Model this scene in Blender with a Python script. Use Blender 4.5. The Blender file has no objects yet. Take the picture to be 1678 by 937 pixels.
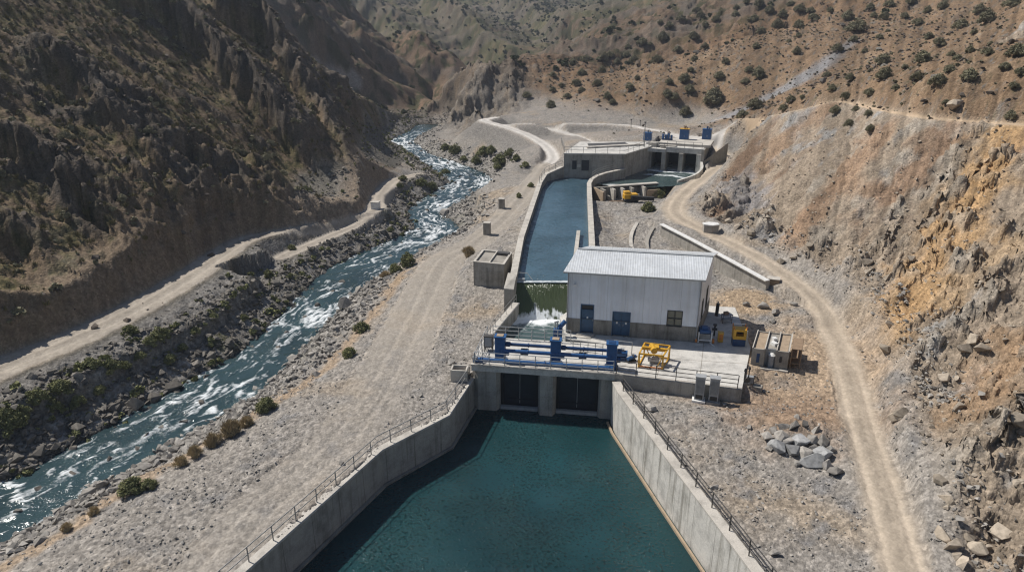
import bpy, bmesh, math, random
import numpy as np
from mathutils import Vector, Matrix, Euler

random.seed(7); rng = np.random.default_rng(7)
scene = bpy.context.scene
COL = scene.collection
R = math.radians

# ------------------------------------------------------------------ survey of the photograph
# camera pose recovered from the photo; pixels of the photo are turned into ground points at a known level
H = 25.0; TH = R(20.8); FPX = 1134.0; CX, CY = 839.0, 468.5
ct, st = math.cos(TH), math.sin(TH)
def ray(px, py):
    dx = (px - CX) / FPX; dy = (CY - py) / FPX
    return np.array([dx, ct + dy * st, -st + dy * ct])
def Pz(px, py, z=0.0):
    r = ray(px, py); t = (z - H) / r[2]
    return np.array([r[0] * t, r[1] * t, z])
def Py(px, py, y):
    r = ray(px, py); t = y / r[1]
    return np.array([r[0] * t, y, H + r[2] * t])
def Priv(px, py, off=0.0):                      # point at the level of the sloping river surface
    r = ray(px, py); a, b = RIV_A + off, RIV_B
    t = (a - H) / (r[2] - b * r[1])
    return r * t + np.array([0, 0, H])
RIV_B = 0.018; RIV_A = -5.0 - RIV_B * 40
def riv_z(y): return RIV_A + RIV_B * np.minimum(y, 260.0)

# ------------------------------------------------------------------ noise
def _h(ix, iy, s):
    n = (ix.astype(np.uint32) * np.uint32(374761393) + iy.astype(np.uint32) * np.uint32(668265263) + np.uint32(s * 2654435 + 12345))
    n = (n ^ (n >> np.uint32(13))) * np.uint32(1274126177)
    n = n ^ (n >> np.uint32(16)); n = n * np.uint32(2246822519)
    return n ^ (n >> np.uint32(15))
def gnoise(x, y, s=0):
    xf = np.floor(x); yf = np.floor(y); ix = xf.astype(np.int64); iy = yf.astype(np.int64)
    fx = (x - xf).astype(np.float32); fy = (y - yf).astype(np.float32)
    u = fx * fx * fx * (fx * (fx * 6 - 15) + 10); v = fy * fy * fy * (fy * (fy * 6 - 15) + 10)
    def g(i, j):
        a = _h(ix + i, iy + j, s).astype(np.float32) * np.float32(6.2831853 / 4294967296.0)
        return np.cos(a) * (fx - i) + np.sin(a) * (fy - j)
    a = g(0, 0); b = g(1, 0); c = g(0, 1); d = g(1, 1)
    return (a + (b - a) * u + (c - a) * v + (a - b - c + d) * u * v) * 1.5
def fbm(x, y, o=5, s=0, gain=0.5, lac=2.03):
    r = 0; a = 1; t = 0
    for k in range(o):
        r = r + a * gnoise(x, y, s + 17 * k); t += a
        a *= gain; x = x * lac + 3.7; y = y * lac - 1.3
    return r / t
def ridged(x, y, o=5, s=0, gain=0.5, lac=2.05):
    r = 0; a = 1; t = 0
    for k in range(o):
        n = 1 - np.abs(gnoise(x, y, s + 31 * k)) * 1.6
        r = r + a * n; t += a
        a *= gain; x = x * lac + 5.1; y = y * lac + 2.3
    return r / t
def voro(x, y, s=0):                             # distance to nearest cell point, second distance, cell random
    xf = np.floor(x).astype(np.int64); yf = np.floor(y).astype(np.int64)
    d1 = np.full(x.shape, 9.0, np.float32); d2 = d1.copy(); cid = np.zeros(x.shape, np.float32)
    for i in (-1, 0, 1):
        for j in (-1, 0, 1):
            h = _h(xf + i, yf + j, s)
            px = xf + i + (h & np.uint32(0xffff)) / 65536.0; py = yf + j + (h >> np.uint32(16)) / 65536.0
            d = np.hypot(px - x, py - y).astype(np.float32)
            r = ((h * np.uint32(2654435761)) >> np.uint32(8)).astype(np.float32) / 16777216.0
            m = d < d1
            d2 = np.where(m, d1, np.minimum(d2, d)); cid = np.where(m, r, cid); d1 = np.where(m, d, d1)
    return d1, d2, cid
from concurrent.futures import ThreadPoolExecutor
_pool = ThreadPoolExecutor(4)
def threaded(f):                                 # split big arrays over the cores
    def g(x, y, *a, **k):
        x = np.asarray(x); y = np.asarray(y)
        if x.size < 100000: return f(x, y, *a, **k)
        xs = np.array_split(x, 16); ys = np.array_split(y, 16)
        r = list(_pool.map(lambda q: f(q[0], q[1], *a, **k), zip(xs, ys)))
        return tuple(np.concatenate(c) for c in zip(*r)) if isinstance(r[0], tuple) else np.concatenate(r)
    return g
fbm = threaded(fbm); ridged = threaded(ridged); voro = threaded(voro)
def ss(a, b, x):
    t = np.clip((x - a) / (b - a), 0, 1); return t * t * (3 - 2 * t)
def lerp(a, b, t): return a + (b - a) * t

# ------------------------------------------------------------------ control points of the valley
ctrl = []
def cz(px, py, z): ctrl.append(Pz(px, py, z))
def cy(px, py, y): ctrl.append(Py(px, py, y))
def cw(x, y, z): ctrl.append(np.array([x, y, z], float))
# gravel plateau between river and canal
for p in ((440,920,-1.3),(627,735,-1.3),(738,678,-1.3),(300,900,-1.5),(100,937,-1.9),(210,800,-1.9),(330,735,-1.9),(440,665,-1.9),
          (560,580,-1.8),(600,540,-1.7),(650,470,-1.5),(700,410,-1.2),(770,390,-.6),(700,600,-1.2),(650,650,-1.3),(740,500,-.9),(800,390,.1),
          (830,340,.6),(870,300,1.3),(905,272,1.7),(790,300,.0),(800,272,.4),(760,330,-1.0),(850,270,1.6)): cz(*p)
# right of the canal
for p in ((1100,680,-.9),(1300,900,-.7),(1222,650,-.9),(1330,600,-.5),(1230,500,-.1),(1200,440,.0),(1000,345,1.5),(1060,350,1.5),
          (970,400,1.6),(1430,850,-.5),(1380,700,-.5),(1340,560,-.2),(1290,480,.6),(1180,400,1.6),(1100,345,2.0),(1150,290,2.6),(1180,262,3.0)): cz(*p)
for w in ((-12,20,-1.3),(-25,20,-1.9),(12,20,-.6),(20,20,-.5),(0,60,-.8),(8,60,0),(4,90,1.2),(12,120,3.5),(20,128,5.6),(30,124,5.6),(5,125,3)): cw(*w)
# left bank of the river (foot of the left hillside) and the ledge of the left road
for p in ((0,790),(130,725),(280,640),(380,580),(470,500),(560,425),(670,380),(690,345),(690,300),(655,240)):
    ctrl.append(Priv(*p, 1.0))
for p in ((0,605,.6),(120,560,.9),(230,500,1.2),(310,455,1.4),(370,410,1.2),(450,380,.8),(520,365,.4),(600,350,-.2),(625,315,.4),(650,292,.6)): cz(*p)
# left hillside
for p in ((0,0,98),(0,300,70),(0,450,59),(0,150,83),(150,0,115),(300,0,135),(200,200,88),(300,150,105),(400,100,128),(400,250,98),
          (500,200,119),(480,85,140),(560,180,143),(620,250,135),(200,380,71),(100,200,85),(410,0,150),(530,125,165),(610,170,172),(690,205,183),(500,300,103),(100,400,67)): cy(*p)
# spurs further up the valley
for p in ((500,0,230),(540,60,225),(570,137,215),(620,50,290),(700,90,280),(650,130,250),(740,150,265),(700,180,225),(770,190,232),(560,0,285),
          (1000,0,600),(850,0,620),(700,0,600),(820,100,400),(760,130,330),(900,50,480),(740,50,430),(620,0,480),(950,40,520)): cy(*p)
# right hillside
for p in ((1000,30,330),(900,80,272),(735,195,190),(765,165,198),(800,135,212),(850,105,238),(720,213,184),(1000,110,230),(900,170,185),(1000,187,165),(1100,150,170),(1100,50,250),
          (1250,100,170),(1250,0,250),(1400,50,180),(1400,130,125),(1550,100,120),(1550,0,190),(1678,0,160),(1678,100,105),(1678,205,67.5),(1500,190,78),
          (1400,172,95),(1330,165,105),(1250,190,118),(1205,225,122),(1678,500,45),(1678,350,57),(1678,700,34),(1678,937,26),(1400,300,77),(1300,250,97),
          (820,195,168),(760,230,165),(780,250,152),(1120,185,165),(1200,190,150)): cy(*p)
for w in ((-120,60,62),(-120,130,72),(-100,200,62),(-110,300,62),(-100,20,38),(-70,20,20),(-60,40,17),(-45,20,2),(100,40,40),(110,90,48),(120,150,48),(140,250,64),(70,25,30),
          (48,20,17),(30,18,4),(-250,600,110),(0,760,75),(250,760,120),(180,450,95),(-190,450,100),(75,400,42),(-18,222,-1.6),(-10,240,-.4),(2,262,2),(-3,300,0.4),(8,360,1.5),(-42,207,2),(60,330,30),(30,290,20),(-22,330,.5),(-40,345,3),(-62,375,8),(-90,405,18),(-12,370,1.5),(300,600,130),(-300,300,120),(300,200,110),
          (-300,900,150),(0,950,110),(300,950,150)): cw(*w)
ctrl = np.array(ctrl)
def tps_fit(P, lam):
    n = len(P); X = P[:, :2] / 50.0
    d = np.hypot(X[:, None, 0] - X[None, :, 0], X[:, None, 1] - X[None, :, 1]) + 1e-9
    K = d * d * np.log(d); K[np.arange(n), np.arange(n)] = lam
    A = np.zeros((n + 3, n + 3)); A[:n, :n] = K; A[:n, n] = 1; A[:n, n + 1:] = X; A[n, :n] = 1; A[n + 1:, :n] = X.T
    b = np.zeros(n + 3); b[:n] = P[:, 2]
    return X, np.linalg.solve(A, b)
TPX, TPW = tps_fit(ctrl, 2e-4)
def base_z(x, y):
    x = np.asarray(x, np.float32) / 50; y = np.asarray(y, np.float32) / 50
    r = TPW[-3] + TPW[-2] * x + TPW[-1] * y
    for k in range(len(TPX)):
        d2 = (x - np.float32(TPX[k, 0])) ** 2 + (y - np.float32(TPX[k, 1])) ** 2 + np.float32(1e-12)
        r = r + np.float32(.5 * TPW[k]) * d2 * np.log(d2)
    return r
base_z = threaded(base_z)
def hit(px, py, y0=24, y1=700):                  # where the sight line first meets the smooth valley
    ys = np.exp(np.linspace(math.log(y0), math.log(y1), 1500)); r = ray(px, py)
    t = ys / r[1]; z = H + r[2] * t; g = base_z(r[0] * t, ys)
    k = np.argmax(z < g)
    return np.array([r[0] * t[k], ys[k], g[k]])

# ------------------------------------------------------------------ lines: river, roads, canal
def pline(pts, X, Y, rad):
    """distance, side (+ = left of travel), run length and attributes of the nearest point of a polyline"""
    P = np.asarray(pts, float); n = P.shape[1] - 2
    D = np.full(X.shape, 1e3, np.float32); SD = np.zeros(X.shape, np.float32); S = np.zeros(X.shape, np.float32)
    A = [np.zeros(X.shape, np.float32) for _ in range(n)]
    m = (X > P[:, 0].min() - rad) & (X < P[:, 0].max() + rad) & (Y > P[:, 1].min() - rad) & (Y < P[:, 1].max() + rad)
    x = X[m]; y = Y[m]; d = np.full(x.shape, 1e3); sd = np.zeros(x.shape); s = np.zeros(x.shape); a = [np.zeros(x.shape) for _ in range(n)]
    run = 0
    for i in range(len(P) - 1):
        ax, ay = P[i, :2]; ux, uy = P[i + 1, :2] - P[i, :2]; L2 = ux * ux + uy * uy; L = math.sqrt(L2)
        t = np.clip(((x - ax) * ux + (y - ay) * uy) / L2, 0, 1)
        e = np.hypot(x - ax - t * ux, y - ay - t * uy); q = e < d
        d = np.where(q, e, d); sd = np.where(q, np.sign(ux * (y - ay) - uy * (x - ax)), sd); s = np.where(q, run + t * L, s)
        for k in range(n): a[k] = np.where(q, P[i, 2 + k] + t * (P[i + 1, 2 + k] - P[i, 2 + k]), a[k])
        run += L
    D[m] = d; SD[m] = sd; S[m] = s
    for k in range(n): A[k][m] = a[k]
    return D, SD, S, A
def smooth_pl(P, n=6):                           # Catmull-Rom through the points
    P = np.asarray(P, float); Q = np.vstack([2 * P[0] - P[1], P, 2 * P[-1] - P[-2]]); out = []
    for i in range(1, len(Q) - 2):
        p0, p1, p2, p3 = Q[i - 1], Q[i], Q[i + 1], Q[i + 2]
        for k in range(n):
            t = k / n
            out.append(.5 * (2 * p1 + (p2 - p0) * t + (2 * p0 - 5 * p1 + 4 * p2 - p3) * t * t + (3 * p1 - p0 - 3 * p2 + p3) * t ** 3))
    out.append(P[-1]); return np.array(out)
def inside(poly, X, Y):
    r = np.zeros(X.shape, bool); n = len(poly)
    for i in range(n):
        x0, y0 = poly[i][:2]; x1, y1 = poly[(i + 1) % n][:2]
        if y0 == y1: continue
        r ^= ((Y < y0) != (Y < y1)) & (X < (x1 - x0) * (Y - y0) / (y1 - y0) + x0)
    return r
# river: pairs of right-bank and left-bank pixels, from the near end upstream
RIVP = [((-260,1010),(-330,880)),((0,890),(0,790)),((120,822),(130,725)),((200,780),(205,685)),((290,728),(280,640)),((380,675),(380,580)),((455,610),(432,545)),((520,550),(480,495)),
        ((560,500),(520,458)),((610,462),(572,420)),((690,412),(640,395)),((752,382),(678,368)),((728,350),(668,345)),((775,318),(700,320)),((806,296),(735,296)),((780,278),(705,278)),((715,258),(678,254)),
        ((690,242),(655,240)),((678,231),(640,231)),((692,220),(672,214))]
rr = np.array([Priv(*a) for a, b in RIVP]); rl = np.array([Priv(*b) for a, b in RIVP])
rr = np.vstack([rr, [[-22,190,0],[-20.5,198,0]]]); rl = np.vstack([rl, [[-27,196,0],[-27,203,0]]])
rr = smooth_pl(rr, 6); rl = smooth_pl(rl, 6)
_c = (rr[:, :2] + rl[:, :2]) / 2; _t = np.gradient(_c, axis=0); _t /= np.hypot(*_t.T)[:, None]
RIVN = np.column_stack([_t[:, 1], -_t[:, 0]]); RIV = np.column_stack([_c, np.convolve(np.pad(np.abs(((rr - rl)[:, :2] * RIVN).sum(1)) / 2, 3, 'edge'), np.ones(7) / 7, 'valid')])

def road(*pts):                                   # (px, py, level, half width)
    return smooth_pl([list(Pz(p[0], p[1], p[2])) + [p[3]] for p in pts], 6)
ROADS = {
 'left': road((-200,690,-1,2.2),(0,602,-1,2.2),(120,555,-1,2.15),(230,500,-.8,2.1),(310,453,-.7,2.1),(370,411,-.6,1.9),(410,390,-.6,1.5),(500,371,-.7,.75),(570,357,-.9,.8),(612,345,-1,1.4),(624,318,-1,1.6),(645,296,-1.1,1.4),(690,284,-1.2,.9)),
 'leftlow': road((462,420,-2.5,1.15),(530,391,-2.3,1.15),(580,370,-1.9,1.0),(604,356,-1.3,.9)),
 'right': road((1515,1040,-.5,1.25),(1483,937,-.5,1.25),(1444,800,-.5,1.25),(1412,700,-.5,1.3),(1392,620,-.4,1.3),(1374,560,-.2,1.3),(1341,500,.4,1.3),(1285,450,1.0,1.3),(1225,412,1.5,1.3),(1160,380,1.9,1.4),(1108,352,2.1,1.6),(1112,325,2.2,1.5),(1150,292,2.6,1.2),(1182,268,3.0,1.1),(1188,254,3.4,1.2),(1170,246,3.8,1.0)),
 'plateau': road((300,1000,-1.4,2.0),(420,840,-1.4,2.0),(560,720,-1.3,2.3),(640,600,-1.3,2.6),(690,500,-1.1,2.6),(725,430,-.7,2.4),(775,400,-.3,2.1),(830,350,.5,1.9),(868,305,1.2,1.7),(893,270,1.7,1.4)),
 'haul': road((893,272,1.7,1.2),(906,258,2.0,1.25),(893,238,2.7,1.25),(858,218,3.4,1.2),(815,204,3.9,1.2),(793,197,4.2,1.3),(812,192,4.6,1.1)),
 'haullow': road((815,204,3.9,.7),(870,207,3.8,.8),(925,217,3.8,.9),(965,232,3.8,.9),(985,242,3.8,.9)),
 'haultop': road((812,203,4.0,.5),(900,202,5.0,.5),(1020,204,5.6,.7),(1070,214,5.7,1.3),(1115,224,5.7,2.0),(1165,226,5.8,1.8),(1185,214,6.6,.5),(1203,201,8.0,.45)),
 'track': np.array([list(hit(*p)) + [1.0] for p in ((1180,196),(1250,193),(1310,182),(1370,168),(1420,175),(1500,190),(1590,199),(1678,205),(1760,212))]),
}
ROADS['track'] = smooth_pl(ROADS['track'], 5)
CUT = {'left':1.7,'leftlow':.9,'right':1.3,'plateau':.5,'haul':1.0,'haullow':1.0,'haultop':.9,'track':1.2}
FILL = {'left':.62,'leftlow':.7,'right':.6,'plateau':.5,'haul':.75,'haullow':.8,'haultop':.8,'track':.9}

# water bodies of the works (plan)
def P2(px, py, z): return tuple(Pz(px, py, z)[:2])
BASIN = [(-3.0,48.7),(-4.47,43.1),(-8.56,38.75),(-17.2,20.5),(12.7,20.5),(11.0,30.83),(9.67,36.48),(7.79,44.88),(7.6,47.2)]
POOL = [(-3.0,48.2),(7.7,46.8),(7.6,53.6),(5.3,55.0),(5.2,60.0),(0.1,60.2),(-2.1,54.6)]
CANAL = [(0.1,59.5),(5.2,59.5),(7.4,62.0),(8.5,73.0),(11.3,103.0),(13.0,107.0),(17.5,110.6),(8.2,111.6),(5.6,108.5),(4.5,103.1),(1.35,75.2),(0.45,63)]
INTAKE = [(12.6,106.6),(16.0,104.6),(22.0,104.2),(28.6,106.0),(31.4,112.5),(31.5,115.0),(34.0,122.0),(26.5,125.0),(23.6,118.2),(18.2,110.6),(15,110.8)]

def grow(poly, d):                               # polygon offset outwards
    P = np.array(poly, float); n = len(P); a = sum(P[i][0] * P[(i + 1) % n][1] - P[(i + 1) % n][0] * P[i][1] for i in range(n)); sg = 1 if a > 0 else -1
    out = []
    for i in range(n):
        u = P[i] - P[i - 1]; v = P[(i + 1) % n] - P[i]; u /= np.hypot(*u); v /= np.hypot(*v)
        nu = np.array([u[1], -u[0]]) * sg; nv = np.array([v[1], -v[0]]) * sg; b = nu + nv
        out.append(P[i] + b * d / max(.35, (1 + nu @ nv)))
    return out
# ------------------------------------------------------------------ the ground sheet
NR, NC = 960, 1180
yy = np.exp(np.linspace(math.log(15.0), math.log(940.0), NR)); tt = np.linspace(-1.18, 1.12, NC)
Y = np.repeat(yy[:, None], NC, 1); X = tt[None, :] * (Y + 10.0)
Y = Y.ravel().astype(np.float64); X = X.ravel().astype(np.float64)
B0 = base_z(X, Y).astype(np.float64)
Z = B0.copy()
rv_d, rv_side, rv_s, (rv_w,) = pline(RIV, X, Y, 45); rv_e = rv_d - rv_w       # + outside the water
rvz = riv_z(Y)
far = np.clip(Y / 60, 1, 8)
rx = np.interp(Y, RIV[:44, 1], RIV[:44, 0])
leftside = (X < np.where(Y < 150, rx, -24 - (Y - 150) * .25)) | ((Y > 190) & (X < -26))
rd = {k: pline(v, X, Y, 30) for k, v in ROADS.items()}
dR, sR = rd['right'][0], rd['right'][1]
rightof = (sR < 0) & (dR < 900) | (X > 34 + np.maximum(0, Y - 60) * .12) & (Y < 125) | (X > 24) & (Y < 30)
hillL = ss(.5, 7, B0 - (rvz + 4.2)) * leftside * (1 - .85 * ss(178, 205, Y))
hillF = ss(185, 225, Y)
dTr, sTr = rd['track'][0], rd['track'][1]
uppR = ss(-3, 3, np.where(sTr > 0, dTr, -dTr)) * (dTr < 900) + ((dTr > 900) & (Y > 124))
uppR = np.where((Y > 128), 1, np.clip(uppR, 0, 1)) * (X > -6)
cut = np.clip(rightof * ss(.2, 3.0, np.where(dR < 900, dR - 1.8, 9)) * (1 - uppR), 0, 1) * (Y < 130)
hillR = np.where(X > -10, uppR * ss(0, 5, B0 - 4.5), 0) * (1 - hillL)

# explicit rocky ribs of the left hillside (crest lines read from the photo)
def rib(px, h, wn, wf, z, seed, y0=24, rad=30):
    P = smooth_pl([list(hit(*p, y0=y0)) + [h] for p in px], 5)
    P[-1, 3] = 0 if False else h * .9
    wob = fbm(X / 5, Y / 5, 3, seed) * 1.6
    d, sd, s, (zz, hh) = pline(P, X, Y, rad)
    sgn = np.where(sd < 0, d, -d) + wob          # + on the side that faces the camera (downstream)
    prof = np.where(sgn > 0, 1 - ss(.2, wn, sgn), np.clip(1 - (-sgn) / wf, 0, 1) ** 1.3)
    L = s.max() if s.max() > 0 else 1
    endfade = ss(0, 6, s)
    return np.where(d < 900, prof * hh * endfade, 0) + z * 0
ribsum = np.zeros_like(Z)
for k, (px, h, wn, wf) in enumerate((
    ([(150,-10),(230,20),(300,60),(390,140),(470,225),(500,262)], 7.5, 3.0, 13),
    ([(20,90),(110,130),(200,190),(280,262),(330,310)], 5.5, 3.0, 12),
    ([(-60,210),(0,240),(70,285),(130,345)], 5.0, 2.6, 12),
    ([(330,10),(400,30),(445,60),(480,120),(520,180)], 7, 3.0, 13),
    ([(480,110),(520,180),(560,240),(600,312)], 5.0, 2.6, 10),
    ([(540,165),(590,195),(640,222),(692,265)], 7.5, 3.4, 9),
    ([(-80,330),(0,365),(80,430)], 3.6, 2.4, 9),
    ([(250,255),(310,305),(350,365)], 3.2, 2.2, 9),
    ([(390,240),(440,290),(470,340)], 3.4, 2.2, 8))):
    ribsum = np.maximum(ribsum, rib(px, h, wn, wf, Z, 100 + k))
wx = X + 3 * fbm(X / 14, Y / 14, 3, 5); wy = Y + 4 * fbm(X / 14, Y / 14, 3, 6)
ribN = ridged(wx / 30, wy / 13, 3, 11, .4) - .62
crag = ss(.10, .26, ribN + .10 * fbm(X / 6, Y / 6, 3, 12))
rock3 = ridged(wx / 4, (wy + B0) / 4, 5, 21, .6) - .6
d1, d2, cid = voro(wx / 3.0 + .3 * fbm(X, Y, 2, 4), (wy + .8 * B0) / 2.4, 31)
block = (d2 - d1)
d1b, d2b, cidb = voro(wx / 1.1, (wy + .8 * B0) / .9, 32)
rockL = np.clip(np.maximum(ss(.35, .85, ribsum / 5 + .5 * rock3), crag * .9), 0, 1) * hillL
Z += hillL * (.85 * ribsum + 1.5 * ribN + .5 * crag + .35 * rock3 + rockL * (.4 * (cid - .5) + .2 * np.minimum(block, .5) + .45 * (cidb - .5) + .35 * fbm(X / .8, (Y + B0) / .8, 3, 22)))
Z += hillL * (1 - rockL) * (.8 * fbm(wx / 5, wy / 3, 5, 41) + .25 * fbm(X / .9, Y / .9, 3, 42))
# far spurs
ribF = ridged((X + 25 * fbm(X / 90, Y / 90, 3, 50)) / 100, (Y + X * .3 + 1.5 * B0) / 60, 4, 51, .45) - .62
Z += hillF * (5.5 * ribF + 3.4 * (ridged(X / 26, (Y + 1.6 * B0) / 22, 6, 52, .62) - .6) + 1.0 * fbm(X / 5, Y / 5, 4, 53)) * ss(2, 14, B0 - 1)
ribs2 = np.zeros_like(Z)
for k, (px, h, wn, wf) in enumerate((([(560,-20),(600,20),(650,58),(700,98),(742,132),(768,172)], 9, 13, 26), ([(470,20),(530,75),(575,120),(620,150)], 6, 10, 20), ([(560,40),(610,85),(650,120),(690,150)], 6, 10, 16), ([(640,160),(690,170),(735,182)], 3.5, 6, 10), ([(700,20),(780,70),(840,110)], 12, 12, 40), ([(820,0),(880,40),(930,60)], 12, 14, 50))):
    ribs2 = np.maximum(ribs2, rib(px, h, wn, wf, Z, 140 + k, 190, 60))
Z += ss(180, 200, Y) * ribs2
# right hillside, gentle gullies running down it
gx = X + .5 * Y
Z += hillR * (1 - hillF) * (1.5 * fbm(X / 24, Y / 15, 3, 60) + .9 * (ridged(X / 7, Y / 3.5, 5, 61, .55) - .6) + .3 * fbm(X / 1.3, Y / .9, 3, 62))
cragR = ss(.16, .3, ridged((X + 4 * fbm(X / 12, Y / 12, 2, 63)) / 18, Y / 18, 4, 64) - .6) * hillR
spur = ss(20, 8, np.hypot(X + 11, (Y - 200) * .42)) * ss(.8, 3, B0 - rvz) * (X > -25) * ss(0, 2.5, np.minimum(np.minimum(rd['haul'][0], rd['haullow'][0]), rd['haultop'][0]) - 1.5)
cragR = np.clip(np.maximum(cragR * ss(150, 210, Y), spur), 0, 1) * (1 - leftside)
Z += cragR * (1.4 * (cid - .35) + 1.6 * rock3 + 2.6 * (ridged(X / 12, Y / 20, 4, 65) - .6)) * np.where(spur > .3, 1.25, 1)
# right cut: rocky buttresses and chutes of rubble
cx_ = X + 2.5 * fbm(X / 9, Y / 9, 3, 70); cy_ = Y + 2.5 * fbm(X / 9, Y / 9, 3, 71)
butt = ridged((cy_ - .45 * cx_) / 11, (cx_ + B0) / 30, 4, 72) - .62
rockC = ss(-.02, .16, butt + .12 * fbm(X / 4, Y / 4, 3, 73))
d1c, d2c, cidc = voro((cx_ + B0) / 2.6, (cy_ + .5 * B0) / 2.0, 33)
Z += cut * (2.6 * butt + rockC * (1.0 * (cidc - .4) + .6 * np.minimum(d2c - d1c, .5) + .45 * (cidb - .5)) + 1.0 * (ridged((cx_ + B0) / 5, (cy_ - .4 * B0) / 2.6, 6, 74, .6) - .6) + .35 * (cidb - .5) + .30 * (ridged(X / 1.3, (Y + B0) / 1.1, 3, 76) - .6) + .12 * fbm(X / .7, Y / .7, 3, 75))

# ---- roads bench into the slopes
roadmask = np.zeros_like(Z); roadid = np.full(Z.shape, -1); near_road = np.full(Z.shape, 99.0)
ORDER = ['track', 'haultop', 'haullow', 'haul', 'plateau', 'left', 'leftlow', 'right']
for i, k in enumerate(ORDER):
    d, sd, s, (rz, rw) = rd[k]
    e = d - rw + (.12 if k in ('haul', 'haullow', 'haultop', 'leftlow') else .3) * fbm(X / 1.6, Y / 1.6, 3, 80 + i)
    eo = np.maximum(e, 0)
    cutz = rz + eo * CUT[k] + .15 * ss(0, .8, e); fillz = rz - eo * FILL[k]
    lim = d < 900
    Z = np.where(lim, np.minimum(Z, cutz + ss(.6, 2.5, eo) * (1.5 * (fbm(X / 2.2, Y / 2.2, 4, 91) + .25) + .8 * (ridged(X / 3.5, Y / 3.5, 4, 92) - .55) + .5 * rockC)), Z)
    if k != 'plateau': Z = np.where(lim, np.maximum(Z, fillz), Z)
    if k in ('left', 'leftlow'): Z = np.where(lim & (sd < 0) & (eo > 0) & (eo < 9) & (rv_side > 0) & (rv_d < 900), np.minimum(Z, rz - .22 * eo + .5 * fbm(X / 1.6, Y / 1.6, 3, 93) * ss(.3, 2, eo)), Z)
    rut = .07 * np.exp(-((np.abs(d - .75) / .22) ** 2))
    w = 1 - ss(-.35, .35, e)
    Z = np.where(lim, lerp(Z, rz - rut + .03 * fbm(X / 1.5, Y / 1.5, 3, 90), w if k != 'plateau' else w * .8), Z)
    roadmask = np.where(lim, np.maximum(roadmask, (1 - ss(-.5, .45, e)) * (lerp(.45, .9, ss(44, 62, Y)) if k == 'plateau' else 1)), roadmask)
    roadid = np.where(lim & (e < 0), i, roadid); near_road = np.minimum(near_road, np.where(lim, e, 99))

# ---- level pads, heaps and pits around the works
def pad(poly, z, blend):
    global Z
    P = np.array(list(poly) + [poly[0]], float); d, _, _, _ = pline(np.column_stack([P, np.zeros(len(P))]), X, Y, blend + 2)
    w = np.where(inside(poly, X, Y), 1, 1 - ss(0, blend, d)); Z = lerp(Z, z, w)
pad([(-2.6,48.4),(16.6,44.6),(21.2,51.5),(21.0,60.5),(5,64),(4.5,58)], -.12, 1.2)
pad([(8.4,45.6),(16.4,43.4),(17.2,45.0),(9,46.6)], -1.0, 1.2)
pad([(20.6,48),(29,48.5),(29,56),(21.2,56)], -.32, 2)
def heap(px, py, z, rx_, ry_, h, s):
    global Z
    c = Pz(px, py, z); q = ((X - c[0]) / rx_) ** 2 + ((Y - c[1]) / ry_) ** 2
    m = q < 4; Z = Z + np.where(m, np.exp(-q * 1.6) * h * (1 + .5 * fbm(X / .9, Y / .9, 3, s)), 0)
heap(1305,712,-.9,3.4,2.6,.9,200); heap(1200,690,-.9,4.0,1.5,.45,201); heap(1245,492,-.1,3.2,2.2,1.1,202); heap(1215,480,0,2.2,2,.7,203)
pit = Pz(1010,375,1.0); q = ((X - pit[0]) / 3.2) ** 2 + ((Y - pit[1]) / 6.0) ** 2; Z -= np.exp(-q * 1.4) * 1.3
pad([P2(975,331,1.0),P2(1085,331,1.0),P2(1090,312,1.0),P2(975,312,1.0)], .1, 1.6)
# slope under the retaining wall of the road
RW = np.array([list(Pz(1088,366,2.25)[:2]) + [2.15], list(Pz(1140,393,2.0)[:2]) + [1.95], list(Pz(1200,425,1.65)[:2]) + [1.6], list(Pz(1262,459,1.15)[:2]) + [1.1]])
d, sd, s, (wz,) = pline(RW, X, Y, 12)
m = (d < 14) & (sd < 0) & (Y < 89) & (X > 11.5)
low = np.interp(Y, [60, 68, 78, 88], [.0, .15, .55, 1.7])
Z = np.where(m, np.minimum(Z, lerp(low, np.maximum(low, Z), ss(3, 10, d))), Z)
# ---- river bed and rubble banks
bank = rvz + np.where(rv_side < 0, .42, .50) * np.maximum(rv_e, 0) + 1.6 * np.maximum(rv_e - np.where(near_road < 6, 3.0, 4.5), 0) + .75 * fbm(X / 2.2, Y / 2.2, 4, 95) * ss(-1, 2.5, rv_e)
bank = np.where(rv_e < 0, rvz - .25 - .9 * ss(0, 2.5, -rv_e) + .5 * fbm(X / 1.4, Y / 1.4, 3, 96), bank)
Z = np.where(rv_d < 900, np.minimum(Z, np.where(rv_e < 12, bank, 1e3)), Z)
Z = np.where((rv_d < 900) & (rv_e < 0), bank, Z)
Z = np.where((rv_d < 900) & (rv_e >= 0) & (rv_e < 7), np.maximum(Z, rvz + .05 + np.minimum(.38 * rv_e, 1.1) + .25 * fbm(X / 1.2, Y / 1.2, 3, 94) * ss(.3, 1.5, rv_e)), Z)
bankmask = np.where(rv_d < 900, (1 - ss(1.5, 5.5, rv_e + 1.4 * fbm(X / 3, Y / 3, 3, 97))), 0)
# ---- loose gravel on everything level
flat = (1 - hillL) * (1 - hillF) * (1 - hillR) * (1 - cut)
Z += flat * (1 - .8 * roadmask) * (.10 * fbm(X / .55, Y / .55, 3, 98) + .18 * fbm(X / 3.5, Y / 3.5, 3, 99))
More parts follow.
